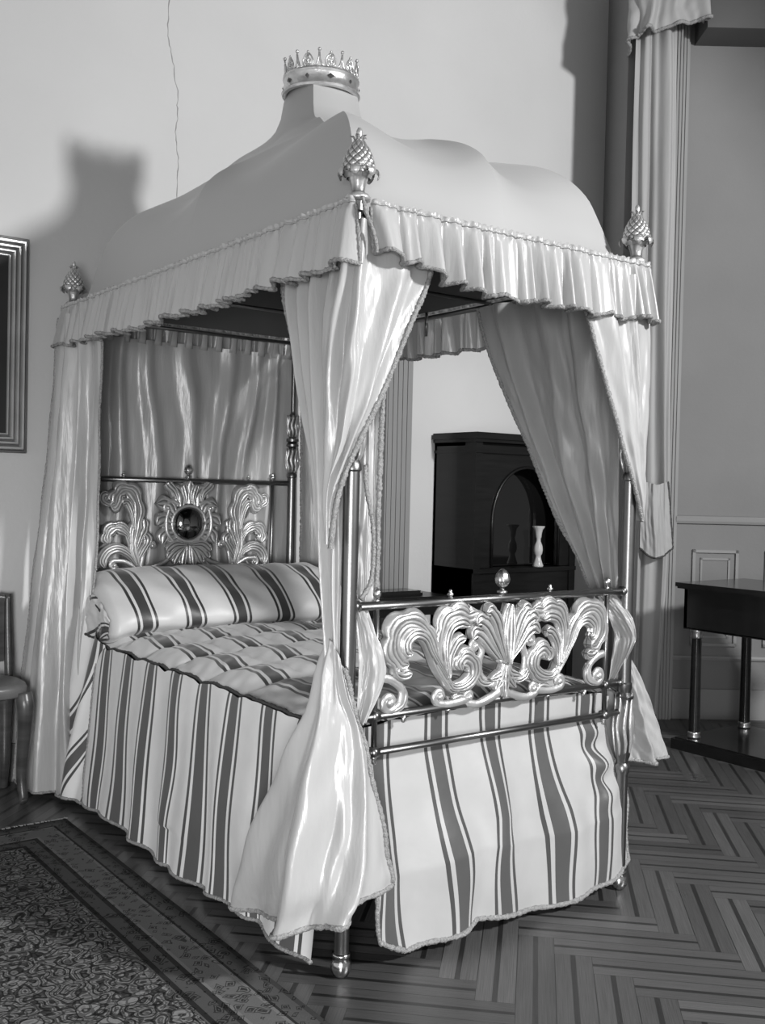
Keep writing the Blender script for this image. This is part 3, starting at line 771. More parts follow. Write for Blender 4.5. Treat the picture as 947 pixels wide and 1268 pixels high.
# cartouche: ring of ruffled leaves around the boss
for k in range(11):
    a = PI/2 + math.radians(-150+k*300/10)
    ca, sa = math.cos(a), math.sin(a); r0, r1 = .090, .166+.022*(sa > .5)
    leaf(b, [(CXH+ca*r0, 1.182+sa*r0*1.02), (CXH+ca*(r0+r1)/2-sa*.018*sgn_(ca), 1.182+sa*(r0+r1)/2*1.06+abs(ca)*.018), (CXH+ca*r1+sa*.010*sgn_(ca), 1.182+sa*r1*1.08-abs(ca)*.012)], .040, y=YH, th=.022, ridges=3, base=.8, tip=.3, n=20, lobes=2, lobe_d=.25)
for sg in (-1, 1):
    leaf(b, [(CXH+sg*.06, 1.285), (CXH+sg*.075, 1.33), (CXH+sg*.105, 1.36), (CXH+sg*.115, 1.375)], .026, y=YH-.006, th=.018, ridges=3, n=20)
    leaf(b, [(CXH+sg*.015, 1.275), (CXH+sg*.02, 1.32), (CXH+sg*.035, 1.365)], .024, y=YH-.006, th=.02, ridges=3, n=20)
    scroll(b, [(CXH+sg*.05, 1.27), (CXH+sg*.09, 1.285), (CXH+sg*.12, 1.27)], .012, .008, y=YH-.012, turns=1.0, sgn=-sg, rs=.02)
    scroll(b, [(CXH+sg*.02, 1.075), (CXH+sg*.07, 1.085), (CXH+sg*.11, 1.13), (CXH+sg*.118, 1.19), (CXH+sg*.105, 1.25)], .010, .010, y=YH-.014, flat=1)
    for j, (ex, ez) in enumerate(((.03, .975), (.075, .985), (.11, 1.01), (.115, 1.045))):
        leaf(b, [(CXH+sg*.012, 1.075), (CXH+sg*(.012+ex)/1.8, (1.075+ez)/2+.006*j), (CXH+sg*ex, ez)], .026, y=YH-.004*j, th=.018, ridges=3, n=22)
ring = [(CXH+.088*math.cos(2*PI*k/40), YH-.016, 1.178+.086*math.sin(2*PI*k/40)) for k in range(41)]
b.tube(ring, .009, 8); b.build('cartouche', M['gilt_soft'], head)
v = []; nn = 14
b = MB(); b.lathe((CXH, YH-.005, 1.178), [(.082, 0)]+[(.082*math.cos(t), -.048*math.sin(t)) for t in np.linspace(.1, 1.55, 14)], 48, None, 'y')
b.build('round_boss', M['boss'], head)

# ------------------------------------------------------------------ bedspread
spread = empty('bedspread', (W/2, 1.0, 0.02), 'striped satin bedspread with tufted top and long skirts hanging to the floor', 'bedspread')
def ztop(x, y):
    """tufted surface: pillowy cells sunk along cross lines"""
    cy_ = np.abs(np.sin(PI*(y-.30)/.275)); cx_ = np.abs(np.sin(PI*(x-.01)/.2225))
    fade = np.clip((y-.25)/.35, 0, 1)
    crown = .055*np.sin(PI*np.clip(x/W, 0, 1))**.6
    edge = np.clip(np.minimum(x+.02, W+.02-x)/.10, 0, 1)**.5
    return .690+crown+.030*fade*(cy_**.55-.45)*(.75+.25*cx_)*(.45+.55*edge)+.012*edge*(cx_**.6)*fade
def spread_top():
    nx, ny = 130, 230; xs = np.linspace(-.018, W+.018, nx); ys = np.linspace(.035, 2.08, ny)
    X, Y = np.meshgrid(xs, ys); Z = ztop(X, Y)
    ft = np.clip((.14-Y)/.105, 0, 1); Z = Z-.045*ft**2*(.4+.6*np.sin(PI*np.clip(X/W, 0, 1)))
    G = np.stack([X+.006*wob(X*9, Y*9, 21), Y, Z+.004*wob(X*22, Y*22, 22)], 2)
    U = X+.010*wob(X*2, Y*5, 23)
    o = link('top_panel', G.reshape(-1, 3), grid_faces(ny, nx), M['stripe_top'], spread, uv=[(float(a), float(b_)) for a, b_ in zip(U.ravel(), Y.ravel())])
    fringe(G[:, 0], o, .0055, M['fringe_dark'], 'piping'); fringe(G[:, -1], o, .0055, M['fringe_dark'], 'piping')
    return G
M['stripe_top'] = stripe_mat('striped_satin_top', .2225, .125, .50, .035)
TG = spread_top()
def side_skirt(name, sgn, y0, y1, seed, hem, flare, mat, nu=190, nv=60, edges='b'):
    """skirt hanging from the top's long edge; y0..y1 along the bed"""
    x0 = -.020 if sgn < 0 else W+.020
    ys = np.linspace(y0, y1, nu); vs = np.linspace(0, 1, nv)
    Y, V = np.meshgrid(ys, vs)
    # top edge follows the tufted seam
    zt = np.interp(ys, TG[:, 0 if sgn < 0 else -1, 1], TG[:, 0 if sgn < 0 else -1, 2])-.003
    zh = np.array([hem((t-y0)/(y1-y0)) for t in ys])
    Z = zt[None]*(1-V)+zh[None]*V
    wave = .55*np.sin(2*PI*(Y/.216)+.6*np.sin(Y*5+seed)+seed)+.35*np.sin(2*PI*Y/.37+seed*2+V)+.3*wob(Y*6, V*2.5, seed)
    wave += .5*np.exp(-((Y-.98)/.09)**2)*np.sin(V*9+.5)*(V < .8)
    X = x0+sgn*(.010+flare*V**.8+.022*V**.6*wave)
    Yd = Y+.020*V*np.sin(2*PI*Y/.31+seed)+.012*np.sin(V*6+Y*9)*V
    G = np.stack([X, Yd, Z], 2)
    o = link(name, G.reshape(-1, 3), grid_faces(nv, nu), mat, spread, uv=[(float(a), float(b_)) for a, b_ in zip(Y.ravel(), V.ravel())])
    for e in edges: fringe({'b': G[-1], 'l': G[:, 0], 'r': G[:, -1]}[e], o, .0065, M['fringe'])
    return o
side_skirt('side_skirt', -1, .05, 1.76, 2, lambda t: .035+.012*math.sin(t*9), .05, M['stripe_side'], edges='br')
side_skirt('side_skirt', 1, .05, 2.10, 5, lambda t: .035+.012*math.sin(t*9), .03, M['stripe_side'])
def back_skirt():
    rows = [(0, [(-.03, 1.70, .70), (-.035, 1.86, .78), (-.03, 2.02, .86), (.0, 2.12, .88)]),
            (.35, [(-.03, 1.74, .50), (-.07, 1.84, .52), (-.06, 1.97, .54), (-.02, 2.10, .56)]),
            (.7, [(-.05, 1.76, .25), (-.10, 1.86, .25), (-.08, 1.99, .26), (-.03, 2.10, .28)]),
            (1, [(-.06, 1.76, .04), (-.12, 1.87, .04), (-.08, 2.0, .04), (-.04, 2.12, .04)])]
    nu, nv = 60, 60
    base = np.array([cr(r[1], nu) for r in rows]); V1 = np.linspace(0, 1, nv); G = crt([r[0] for r in rows], base, V1)
    U, V = np.meshgrid(np.linspace(0, 1, nu), V1); N = grid_normals(G)
    G = G+N*(.018*np.sin(2*PI*(2.6*U-.9*V)))[..., None]
    UV = .42*U-.33*V+.10+.05*np.sin(V*5)
    o = link('side_skirt', G.reshape(-1, 3), grid_faces(nv, nu), M['stripe_side'], spread, uv=[(float(a), float(b_)) for a, b_ in zip(UV.ravel(), V.ravel())])
    fringe(G[-1], o, .0065)
back_skirt()
def foot_skirt():
    nu, nv = 200, 80; us = np.linspace(0, 1, nu); vs = np.linspace(0, 1, nv); U, V = np.meshgrid(us, vs)
    xl = .045+.035*V+.05*V**3; xr = W-.035+.085*np.clip((V-.18)/.35, 0, 1)**1.2
    X = xl+(xr-xl)*U
    hem = np.interp(us, [0, .08, .18, .32, .45, .6, .75, .9, 1], [.085, .03, .035, .065, .05, .03, .045, .06, .09])
    zt = np.interp(us, np.linspace(0, 1, TG.shape[1]), TG[0, :, 2])-.002
    Z = zt[None]*(1-V)+hem[None]*V
    # behind the rails above, swelling out in front of the posts below
    y = .036-.075*np.clip((V-.16)/.5, 0, 1)**1.1
    y = y+.030*np.clip((U-.9)/.1, 0, 1)**2*V
    amp = np.clip((V-.06)/.5, 0, 1)
    wv = .5*np.sin(2*PI*U*4.6+.8)+.4*np.sin(2*PI*U*2.3+2.5*V+1)+.35*wob(U*9, V*3, 31)
    y = y-.024*amp*wv
    y = np.where((Z > .59), np.maximum(y, .018), y)
    Xd = X+.020*amp*np.sin(2*PI*U*2.3+3.2*V+1.6)+.006*amp*np.sin(V*11+U*20)
    # crumple near the right post
    cr_ = np.exp(-((U-.90)/.06)**2-((V-.36)/.2)**2); Xd = Xd+.012*cr_*np.sin(V*38); y = y-.014*cr_*np.cos(V*33)
    G = np.stack([Xd, y, Z], 2); st = (W*U*.985+.012)
    st = X*.6+st*.4
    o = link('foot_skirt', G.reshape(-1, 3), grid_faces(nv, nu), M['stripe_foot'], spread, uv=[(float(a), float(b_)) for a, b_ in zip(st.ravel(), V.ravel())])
    fringe(G[-1], o, .0085); fringe(G[:, 0], o, .0065); fringe(G[30:, -1], o, .0075)
foot_skirt()

# bolster under a striped sham
def bolster():
    root = empty('bolster_pillow', (W/2, 1.95, .70), 'long striped satin bolster pillow across the head of the bed', 'pillow')
    prof = cr([(1.72, .735), (1.665, .775), (1.685, .845), (1.765, .920), (1.88, .975), (2.0, .992), (2.10, .97), (2.15, .90), (2.15, .78), (2.12, .72)], 60)
    nx = 150; xs = np.linspace(-.028, W+.045, nx); V = []; UV = []
    for i, x in enumerate(xs):
        t = (x+.028)/(W+.073); e = min(1, (t/.03 if t < .5 else (1-t)/.075))**.5
        for (y, z) in prof:
            yc, zc = 1.93, .80
            lo = .50 if t > .5 else .72; drop = -.035*max(0, 1-t/.16)**1.5
            yy = yc+(y-yc)*(.72+.28*e); zz = zc-.02+(z-zc+.02)*(lo+(1-lo)*e)+drop
            wr = .006*wob(np.array(x*11), np.array(y*9+z*7), 41)+.005*math.sin(x*19+z*25)*(1-e)
            V.append((x+.01*math.sin(z*9), yy-wr, zz+wr)); UV.append((float(x+.012*math.sin(z*14+1)+.02*(z-.9)), z))
    n = len(prof); F = [(i*n+k, i*n+k+1, (i+1)*n+k+1, (i+1)*n+k) for i in range(nx-1) for k in range(n-1)]
    o = link('sham', V, F, M['stripe_top'], root, uv=UV)
    fringe(np.array(V[:n]), o, .005, M['fringe_dark'], 'piping'); fringe(np.array(V[-n:]), o, .005, M['fringe_dark'], 'piping')
    rows = [(0, [(-.010, 1.70, .80), (-.018, 1.80, .87), (-.018, 1.95, .91), (-.01, 2.10, .90)]),
            (.5, [(-.022, 1.69, .765), (-.030, 1.80, .80), (-.030, 1.96, .83), (-.02, 2.11, .84)]),
            (1, [(-.025, 1.685, .725), (-.036, 1.80, .715), (-.036, 1.97, .735), (-.03, 2.12, .76)])]
    d, G = drape('end_flap', rows, M['stripe_top'], root, 50, 24, 2.3, (.004, .008), 11)
    me = d.data
    for lp in me.loops:
        u, v = me.uv_layers[0].data[lp.index].uv; me.uv_layers[0].data[lp.index].uv = (-.02-.16*v+.25*u, u)
    fringe(G[-1], d, .005, M['fringe_dark'], 'piping')
bolster()

# ------------------------------------------------------------------ bed curtains
def curtain(name_label, loc): return empty('bed_curtain', loc, name_label, 'curtain', None)
c1 = curtain('silk bed curtain gathered around the nearest foot post and flaring at the floor', (0, 0, .1))
drape('curtain_panel', [
    (0, [(.03, .46, 2.10), (.03, .30, 2.10), (.03, .14, 2.10), (.02, .03, 2.10)]),
    (.13, [(.02, .425, 1.95), (.01, .29, 1.95), (.0, .15, 1.95), (-.01, .03, 1.95)]),
    (.27, [(.01, .345, 1.79), (-.01, .24, 1.79), (-.02, .13, 1.79), (-.03, .03, 1.79)]),
    (.42, [(.01, .28, 1.60), (-.01, .20, 1.60), (-.03, .10, 1.60), (-.035, .0, 1.60)]),
    (.58, [(.01, .195, 1.42), (-.015, .15, 1.42), (-.035, .08, 1.42), (-.035, -.005, 1.42)]),
    (.72, [(.0, .145, 1.23), (-.02, .11, 1.23), (-.04, .06, 1.23), (-.03, .0, 1.23)]),
    (.86, [(.0, .105, 1.05), (-.025, .08, 1.05), (-.04, .045, 1.05), (-.03, .0, 1.05)]),
    (1, [(.0, .065, .84), (-.02, .055, .84), (-.035, .03, .84), (-.03, -.005, .84)])], M['silk'], c1, 150, 120, 4.6, (.024, .022, .014, .009), 3, .4, 0, .004, 'l')
drape('front_flap', [
    (0, [(.0, .11, 2.10), (-.010, .01, 2.10), (.0, -.020, 2.10), (.10, -.018, 2.10), (.26, -.012, 2.10)]),
    (.16, [(-.018, .110, 1.97), (-.030, .0, 1.97), (-.01, -.030, 1.97), (.10, -.028, 1.97), (.236, -.025, 1.97)]),
    (.36, [(-.045, .10, 1.79), (-.06, .0, 1.79), (-.03, -.048, 1.79), (.05, -.052, 1.79), (.14, -.045, 1.79)]),
    (.55, [(-.05, .08, 1.62), (-.065, .0, 1.62), (-.04, -.045, 1.62), (.01, -.052, 1.62), (.06, -.045, 1.62)]),
    (.69, [(-.055, .065, 1.49), (-.068, .0, 1.49), (-.055, -.035, 1.49), (-.035, -.048, 1.49), (-.012, -.046, 1.49)]),
    (.83, [(-.06, .045, 1.36), (-.075, .01, 1.36), (-.078, -.01, 1.36), (-.074, -.032, 1.36), (-.066, -.042, 1.36)]),
    (1, [(-.070, .015, 1.21), (-.08, .0, 1.21), (-.086, -.012, 1.21), (-.088, -.025, 1.21), (-.090, -.034, 1.20)])], M['silk'], c1, 130, 110, 3.4, (.016, .016, .010, .004), 8, .35, .10, .004, 'r')
drape('inner_strip', [
    (0, [(.03, .05, 2.10), (.10, .045, 2.10), (.19, .04, 2.10)]),
    (.4, [(.03, .05, 1.68), (.08, .04, 1.68), (.127, .035, 1.68)]),
    (.7, [(.03, .045, 1.33), (.08, .04, 1.33), (.120, .035, 1.33)]),
    (1, [(.03, .04, 1.02), (.07, .035, 1.02), (.118, .035, 1.02)])], M['silk'], c1, 60, 80, 1.6, (.012, .010), 14, .3, 0, .004, 'r')
fringe(cr([(.045, .0, 1.43), (.052, .0, 1.36), (.078, .005, 1.27), (.086, .008, 1.18), (.078, .008, 1.10), (.04, .0, 1.055)], 40), c1, .0065, M['fringe'], 'fringe')
drape('tucked_end', [
    (0, [(.026, .03, 1.05), (.045, .028, 1.05), (.075, .03, 1.05)]),
    (.25, [(.024, .0, .985), (.045, -.02, .985), (.078, -.006, .985)]),
    (.5, [(.022, -.02, .91), (.055, -.042, .91), (.098, -.028, .91)]),
    (.75, [(.018, -.028, .83), (.055, -.05, .83), (.106, -.034, .83)]),
    (1, [(.012, -.03, .715), (.026, -.04, .715), (.040, -.038, .715)])], M['silk'], c1, 50, 60, 1.3, (.005, .010), 17, .3, .1, .003, '')
FL = [(0, [(.004, .066, .96), (-.022, .056, .955), (-.040, .030, .945), (-.043, .005, .93), (-.036, -.014, .90), (-.028, -.022, .87)]),
      (.12, [(-.035, .072, .85), (-.060, .050, .85), (-.066, .015, .845), (-.058, -.020, .83), (-.034, -.040, .80), (-.006, -.045, .765)]),
      (.25, [(-.070, .095, .72), (-.100, .040, .725), (-.098, -.01, .73), (-.062, -.052, .72), (-.015, -.062, .70), (.022, -.050, .68)]),
      (.48, [(-.080, .215, .52), (-.135, .10, .53), (-.150, -.005, .53), (-.085, -.080, .52), (-.015, -.092, .52), (.055, -.060, .53)]),
      (.75, [(-.080, .365, .29), (-.150, .21, .28), (-.185, .03, .30), (-.115, -.095, .30), (-.015, -.11, .32), (.095, -.065, .36)]),
      (1, [(-.075, .450, .135), (-.125, .29, .125), (-.170, .06, .165), (-.125, -.095, .200), (-.015, -.115, .235), (.120, -.068, .255)])]
drape('flared_skirt', FL, M['silk'], c1, 190, 110, 3.6, (.004, .016, .030, .034), 24, .30, .05, .006, 'blr', .0075)

c2 = curtain('silk bed curtain drawn diagonally back to the far foot post', (W, 0, .4))
drape('curtain_panel', [
    (0, [(1.135, .79, 2.10), (1.135, .55, 2.10), (1.135, .30, 2.10), (1.14, .03, 2.10)]),
    (.08, [(1.14, .765, 2.02), (1.14, .53, 2.02), (1.14, .30, 2.02), (1.145, .05, 2.02)]),
    (.28, [(1.155, .652, 1.775), (1.16, .47, 1.775), (1.16, .28, 1.775), (1.16, .06, 1.775)]),
    (.50, [(1.17, .502, 1.52), (1.165, .37, 1.52), (1.165, .22, 1.52), (1.165, .055, 1.52)]),
    (.72, [(1.165, .345, 1.276), (1.16, .25, 1.276), (1.16, .15, 1.276), (1.165, .045, 1.276)]),
    (.87, [(1.15, .215, 1.12), (1.145, .16, 1.12), (1.15, .10, 1.12), (1.16, .04, 1.12)]),
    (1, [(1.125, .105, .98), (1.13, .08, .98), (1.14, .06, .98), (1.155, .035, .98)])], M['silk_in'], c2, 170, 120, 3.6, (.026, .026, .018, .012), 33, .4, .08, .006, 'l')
drape('front_flap', [
    (0, [(.85, -.025, 2.10), (.97, -.03, 2.10), (1.09, -.03, 2.10), (1.19, -.035, 2.10), (1.215, .05, 2.10)]),
    (.17, [(.893, -.03, 1.957), (1.0, -.035, 1.957), (1.10, -.035, 1.957), (1.195, -.035, 1.957), (1.222, .05, 1.957)]),
    (.40, [(.970, -.035, 1.768), (1.05, -.038, 1.768), (1.13, -.04, 1.768), (1.20, -.035, 1.768), (1.222, .04, 1.768)]),
    (.65, [(1.058, -.04, 1.56), (1.11, -.042, 1.56), (1.16, -.042, 1.56), (1.203, -.03, 1.56), (1.222, .035, 1.56)]),
    (.88, [(1.148, -.04, 1.372), (1.172, -.042, 1.372), (1.192, -.036, 1.372), (1.208, -.02, 1.372), (1.22, .03, 1.372)]),
    (1, [(1.196, -.03, 1.275), (1.202, -.026, 1.275), (1.208, -.02, 1.275), (1.214, -.01, 1.275), (1.22, .02, 1.275)])], M['silk'], c2, 120, 100, 3.2, (.014, .014, .008, .003), 41, .35, .1, .003, 'l')
drape('tucked_end', [
    (0, [(1.075, .07, 1.03), (1.10, .05, 1.03), (1.135, .04, 1.03)]),
    (.35, [(1.10, .03, .95), (1.125, -.01, .95), (1.148, -.035, .95)]),
    (.6, [(1.125, .02, .885), (1.145, -.03, .885), (1.164, -.043, .88)]),
    (.75, [(1.122, .02, .845), (1.138, -.025, .84), (1.152, -.040, .845)]),
    (1, [(1.115, .03, .72), (1.125, .03, .72), (1.138, .02, .715)])], M['silk_in'], c2, 60, 70, 1.2, (.004, .004), 47, .2, .0, .003, '')
drape('flared_skirt', [
    (0, [(1.175, .05, .83), (1.185, .04, .83), (1.195, .04, .83)]),
    (.25, [(1.19, .06, .74), (1.23, .04, .74), (1.285, .05, .74)]),
    (.6, [(1.215, .07, .58), (1.30, .045, .58), (1.39, .06, .58)]),
    (1, [(1.255, .08, .415), (1.37, .05, .405), (1.495, .07, .40)])], M['silk'], c2, 70, 60, 1.7, (.004, .018, .022), 52, .3, .0, .004, 'b', .007)

c3 = curtain('silk bed curtain hanging straight to the floor at the left head post', (0, L-.1, 0))
drape('curtain_panel', [
    (0, [(-.01, 1.83, 2.10), (-.03, 1.98, 2.10), (-.045, 2.12, 2.10), (-.045, 2.27, 2.10)]),
    (.3, [(-.005, 1.85, 1.50), (-.04, 1.98, 1.50), (-.075, 2.12, 1.50), (-.08, 2.28, 1.50)]),
    (.55, [(-.005, 1.87, 1.05), (-.06, 1.97, 1.05), (-.11, 2.12, 1.05), (-.12, 2.29, 1.05)]),
    (.8, [(-.03, 1.92, .50), (-.095, 1.96, .50), (-.165, 2.12, .50), (-.17, 2.30, .50)]),
    (1, [(.00, 1.97, .03), (-.11, 1.955, .03), (-.19, 2.10, .03), (-.20, 2.30, .03)])], M['silk_mid'] if 'silk_mid' in M else M['silk'], c3, 170, 130, 3.2, (.018, .024, .030, .034), 61, .35, .05, .006, 'blr', .0055)
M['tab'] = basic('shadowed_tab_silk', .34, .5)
c4 = curtain('silk bed curtain stretched behind the brass headboard', (W/2, L+.07, .4))
drape('curtain_panel', [
    (0, [(-.06, 2.255, 2.045), (.4, 2.265, 2.045), (.8, 2.265, 2.045), (1.21, 2.255, 2.045)]),
    (.5, [(-.075, 2.26, 1.3), (.4, 2.28, 1.3), (.8, 2.28, 1.3), (1.22, 2.26, 1.3)]),
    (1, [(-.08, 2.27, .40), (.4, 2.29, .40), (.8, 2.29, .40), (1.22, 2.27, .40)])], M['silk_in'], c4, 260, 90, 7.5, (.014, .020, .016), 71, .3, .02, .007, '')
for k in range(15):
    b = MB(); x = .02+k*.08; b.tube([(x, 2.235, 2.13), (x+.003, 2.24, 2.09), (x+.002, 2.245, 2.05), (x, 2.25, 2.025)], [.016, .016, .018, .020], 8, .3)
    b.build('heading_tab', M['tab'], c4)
c5 = curtain('silk bed curtain hanging at the right head post beside the bolster', (W, 1.9, .4))
drape('curtain_panel', [
    (0, [(1.175, 1.60, 2.10), (1.185, 1.80, 2.10), (1.19, 2.00, 2.10), (1.19, 2.19, 2.10)]),
    (.5, [(1.18, 1.68, 1.3), (1.20, 1.85, 1.3), (1.205, 2.0, 1.3), (1.20, 2.18, 1.3)]),
    (1, [(1.22, 1.72, .40), (1.23, 1.85, .40), (1.23, 2.0, .40), (1.22, 2.18, .40)])], M['silk_in'], c5, 120, 80, 3.4, (.024, .028), 81, .4, .0, .005, 'lr')

# ------------------------------------------------------------------ picture on the head wall
pic = empty('framed_picture', (-.62, YW, 1.51), 'dark picture in a wide stepped gilt frame on the wall left of the bed', 'picture')
x0, x1, z0, z1 = -1.15, -.150, 1.49, 2.455
def frame_ring(ins, w_, d0, d1, nm, mat):
    b = MB(); a0, a1, c0, c1 = x0+ins, x1-ins, z0+ins, z1-ins
    def ringpts(i, d): return [(a0+i, YW-d, c0+i), (a1-i, YW-d, c0+i), (a1-i, YW-d, c1-i), (a0+i, YW-d, c1-i)]
    prof = [(0, .001), (0, d0), (w_*.25, d1), (w_*.75, d1), (w_, d0*.8), (w_, .001)]
    v = []
    for i, d in prof: v += ringpts(i, d)
    f = [(j*4+k, j*4+(k+1) % 4, (j+1)*4+(k+1) % 4, (j+1)*4+k) for j in range(len(prof)-1) for k in range(4)]
    b.add(v, f); return b.build(nm, mat, pic, False)
for ins, w_, d0, d1, nm, mt in ((0, .014, .02, .026, 'outer_edge', 'frame_dark'), (.014, .017, .030, .044, 'moulding', 'frame_gilt'), (.031, .007, .022, .024, 'groove', 'frame_dark'), (.038, .014, .030, .040, 'moulding', 'frame_gilt'),
                                (.052, .007, .02, .022, 'groove', 'frame_dark'), (.059, .013, .026, .034, 'moulding', 'frame_gilt'), (.072, .008, .018, .02, 'groove', 'frame_dark'), (.080, .008, .02, .024, 'moulding', 'frame_gilt')):
    frame_ring(ins, w_, d0, d1, nm, M[mt])
b = MB(); b.box((x0+.08, YW-.012, z0+.08), (x1-.08, YW-.002, z1-.08)); b.build('canvas', M['canvas'], pic, False)

# ------------------------------------------------------------------ chair at far left
def make_chair():
    ch = empty('side_chair', (-.46, 2.15, 0), 'dark carved wooden chair with cabriole legs against the wall left of the bed', 'chair')
    xa, xb = -.75, -.235; yb, yf = 2.31, 2.0; zs = .50
    for x in (xa+.02, xb-.0):
        b = MB(); b.tube(cr([(x, yb+.02, 0), (x, yb, .25), (x, yb-.005, .5), (x, yb+.02, .72), (x, yb+.03, .86)], 24), .019, 8)
        b.build('back_post', M['chair_wood'], ch)
    b = MB(); cx = (xa+xb)/2; n = 30; v = []
    for i in range(n+1):
        t = i/n; x = xa+.02+(xb-xa-.04)*t; zt = .845+.035*math.sin(PI*t)**.7+.012*math.cos(6*PI*t)
        for z, d in ((.56, 0), (.565, -.018), (zt-.03, -.018), (zt-.015, -.03), (zt, -.022), (zt+.004, 0)): v.append((x, yb+.015+d+.02*(z-.5), z))
    F = [(i*6+k, i*6+k+1, (i+1)*6+k+1, (i+1)*6+k) for i in range(n) for k in range(5)]
    b.add(v, F); b.add([(p[0], p[1]+.022, p[2]) for p in v], F)
    for zz in (.62, .80): b.rod((xa+.06, yb-.005, zz), (xb-.06, yb-.005, zz), .008)
    b.build('backrest', M['chair_wood'], ch)
    # serpentine seat
    b = MB(); v = []; rings = [(0, .455), (.006, .452), (.012, .46), (.014, .49), (.008, .505), (-.01, .51), (-.06, .518), (-.14, .522)]
    def outline(o):
        pts = []
        for i in range(64):
            a = 2*PI*i/64; c, s = math.cos(a), math.sin(a)
            pts.append((cx+(abs(c)**.55*(1 if c > 0 else -1))*((xb-xa)/2+o), (yb+yf)/2+(abs(s)**.55*(1 if s > 0 else -1))*((yb-yf)/2+o)-.0))
        return pts
    for o, z in rings: v += [(x, y, z) for x, y in outline(o)]
    F = [(j*64+k, j*64+(k+1) % 64, (j+1)*64+(k+1) % 64, (j+1)*64+k) for j in range(len(rings)-1) for k in range(64)]
    F += [tuple(range(63, -1, -1)), tuple((len(rings)-1)*64+k for k in range(64))]
    b.add(v, F); b.build('seat', M['seat_leather'], ch)
    for sx, sy in ((-1, -1), (1, -1), (-1, 1), (1, 1)):
        x = cx+sx*((xb-xa)/2-.02); y = yf+.03 if sy < 0 else yb-.03
        ex = sx*.004; ey = sy*.0
        pts = cr([(x, y, .47), (x+ex*.9, y+sy*.015, .40), (x+ex*.5, y+sy*.006, .25), (x-ex*.2, y-sy*.004, .12), (x+ex*.4, y+sy*.014, .03), (x+ex*.9, y+sy*.025, .012)], 30)
        rr = np.interp(np.linspace(0, 1, 30), [0, .15, .4, .75, .93, 1], [.036, .038, .027, .019, .022, .016])
        MB().tube([tuple(p) for p in pts], list(rr), 10).build('leg', M['chair_wood'], ch)
make_chair()

# ------------------------------------------------------------------ dark cabinet beyond the bed
def make_cabinet():
    xa, xb, yf, yb, zt = 2.235, 3.06, 2.0, 2.375, 1.655
    cab = empty('display_cabinet', ((xa+xb)/2, (yf+yb)/2, 0), 'tall dark mahogany cabinet with an arched door standing behind the bed', 'cabinet')
    b = MB(); t = .03
    b.box((xa, yf+.10, .06), (xa+t, yb, zt)); b.box((xb-t, yf+.10, .06), (xb, yb, zt)); b.box((xa, yb-.02, .06), (xb, yb, zt)); b.box((xa, yf+.10, zt-.03), (xb, yb, zt))
    b.box((xa, yf+.02, .06), (xb, yb, .90)); b.box((xa, yf, 0), (xb, yb, .06)); b.box((xa, yf, .90), (xb, yb, .925))
    b.box((xa+.012, yf+.03, 0.07), (xb-.012, yf+.05, .88))
    b.box((xa, yf+.008, .06), (xa+.05, yf+.10, zt)); b.box((xb-.05, yf+.008, .06), (xb, yf+.10, zt))
    b.build('carcass', M['dark_wood'], cab, False)
    b = MB()
    for o, za, zb in ((.004, zt-.07, zt-.055), (.012, zt-.01, zt+.008), (.026, zt+.008, zt+.035), (.014, zt+.035, zt+.045)): b.box((xa-o, yf-o, za), (xb+o, yb, zb))
    b.build('cornice', M['dark_wood'], cab, False)
    # door leaf with an arched opening
    ax, r, zsp, z0 = (xa+xb)/2, .27, 1.20, .93
    d = MB(); n = 24; arch = [(ax-r, z0)]+[(ax+r*math.cos(PI-PI*i/n), zsp+r*1.15*math.sin(PI*i/n)) for i in range(n+1)]+[(ax+r, z0)]
    outer = [(xa+.05, z0)]+[(xa+.05+(xb-xa-.10)*i/n, zt-.025) for i in range(n+1)]+[(xb-.05, z0)]
    m = len(arch)
    for yy, rev in ((yf+.02, 0), (yf+.05, 1)):
        v = [(x, yy, z) for x, z in arch]+[(x, yy, z) for x, z in outer]
        d.add(v, [(i, i+1, m+i+1, m+i) for i in range(m-1)])
    v = [(x, yf+.02, z) for x, z in arch]+[(x, yf+.05, z) for x, z in arch]; d.add(v, [(i, i+1, m+i+1, m+i) for i in range(m-1)])
    dr = d.build('door', M['dark_wood'], cab, False)
    MB().tube([(x, yf+.016, z) for x, z in arch], .009, 8).build('arch_moulding', M['dark_wood'], dr)
    b = MB(); b.box((xa+.05, yf+.13, z0), (xb-.05, yf+.14, zt-.06)); b.build('pane', M['glass_dark'], dr, False)
    return ax, yf
ax_, yf_ = make_cabinet()
v_ = MB(); v_.lathe((2.755, 1.985+.035, .925), [(.004, 0), (.030, .001), (.032, .01), (.024, .03), (.017, .055), (.016, .068), (.023, .078), (.027, .10), (.025, .125), (.018, .142), (.014, .152), (.013, .17), (.017, .176), (.019, .20), (.024, .222), (.034, .236), (.036, .242), (.028, .244), (.004, .236)], 28,
           lambda a, h, i: 1+(.07*math.cos(10*a) if h > .2 else .03*math.cos(6*a)))
o = v_.build('baluster_vase', M['porcelain']); tag(o, 'small pale baluster vase on the ledge of the dark cabinet', 'vase')

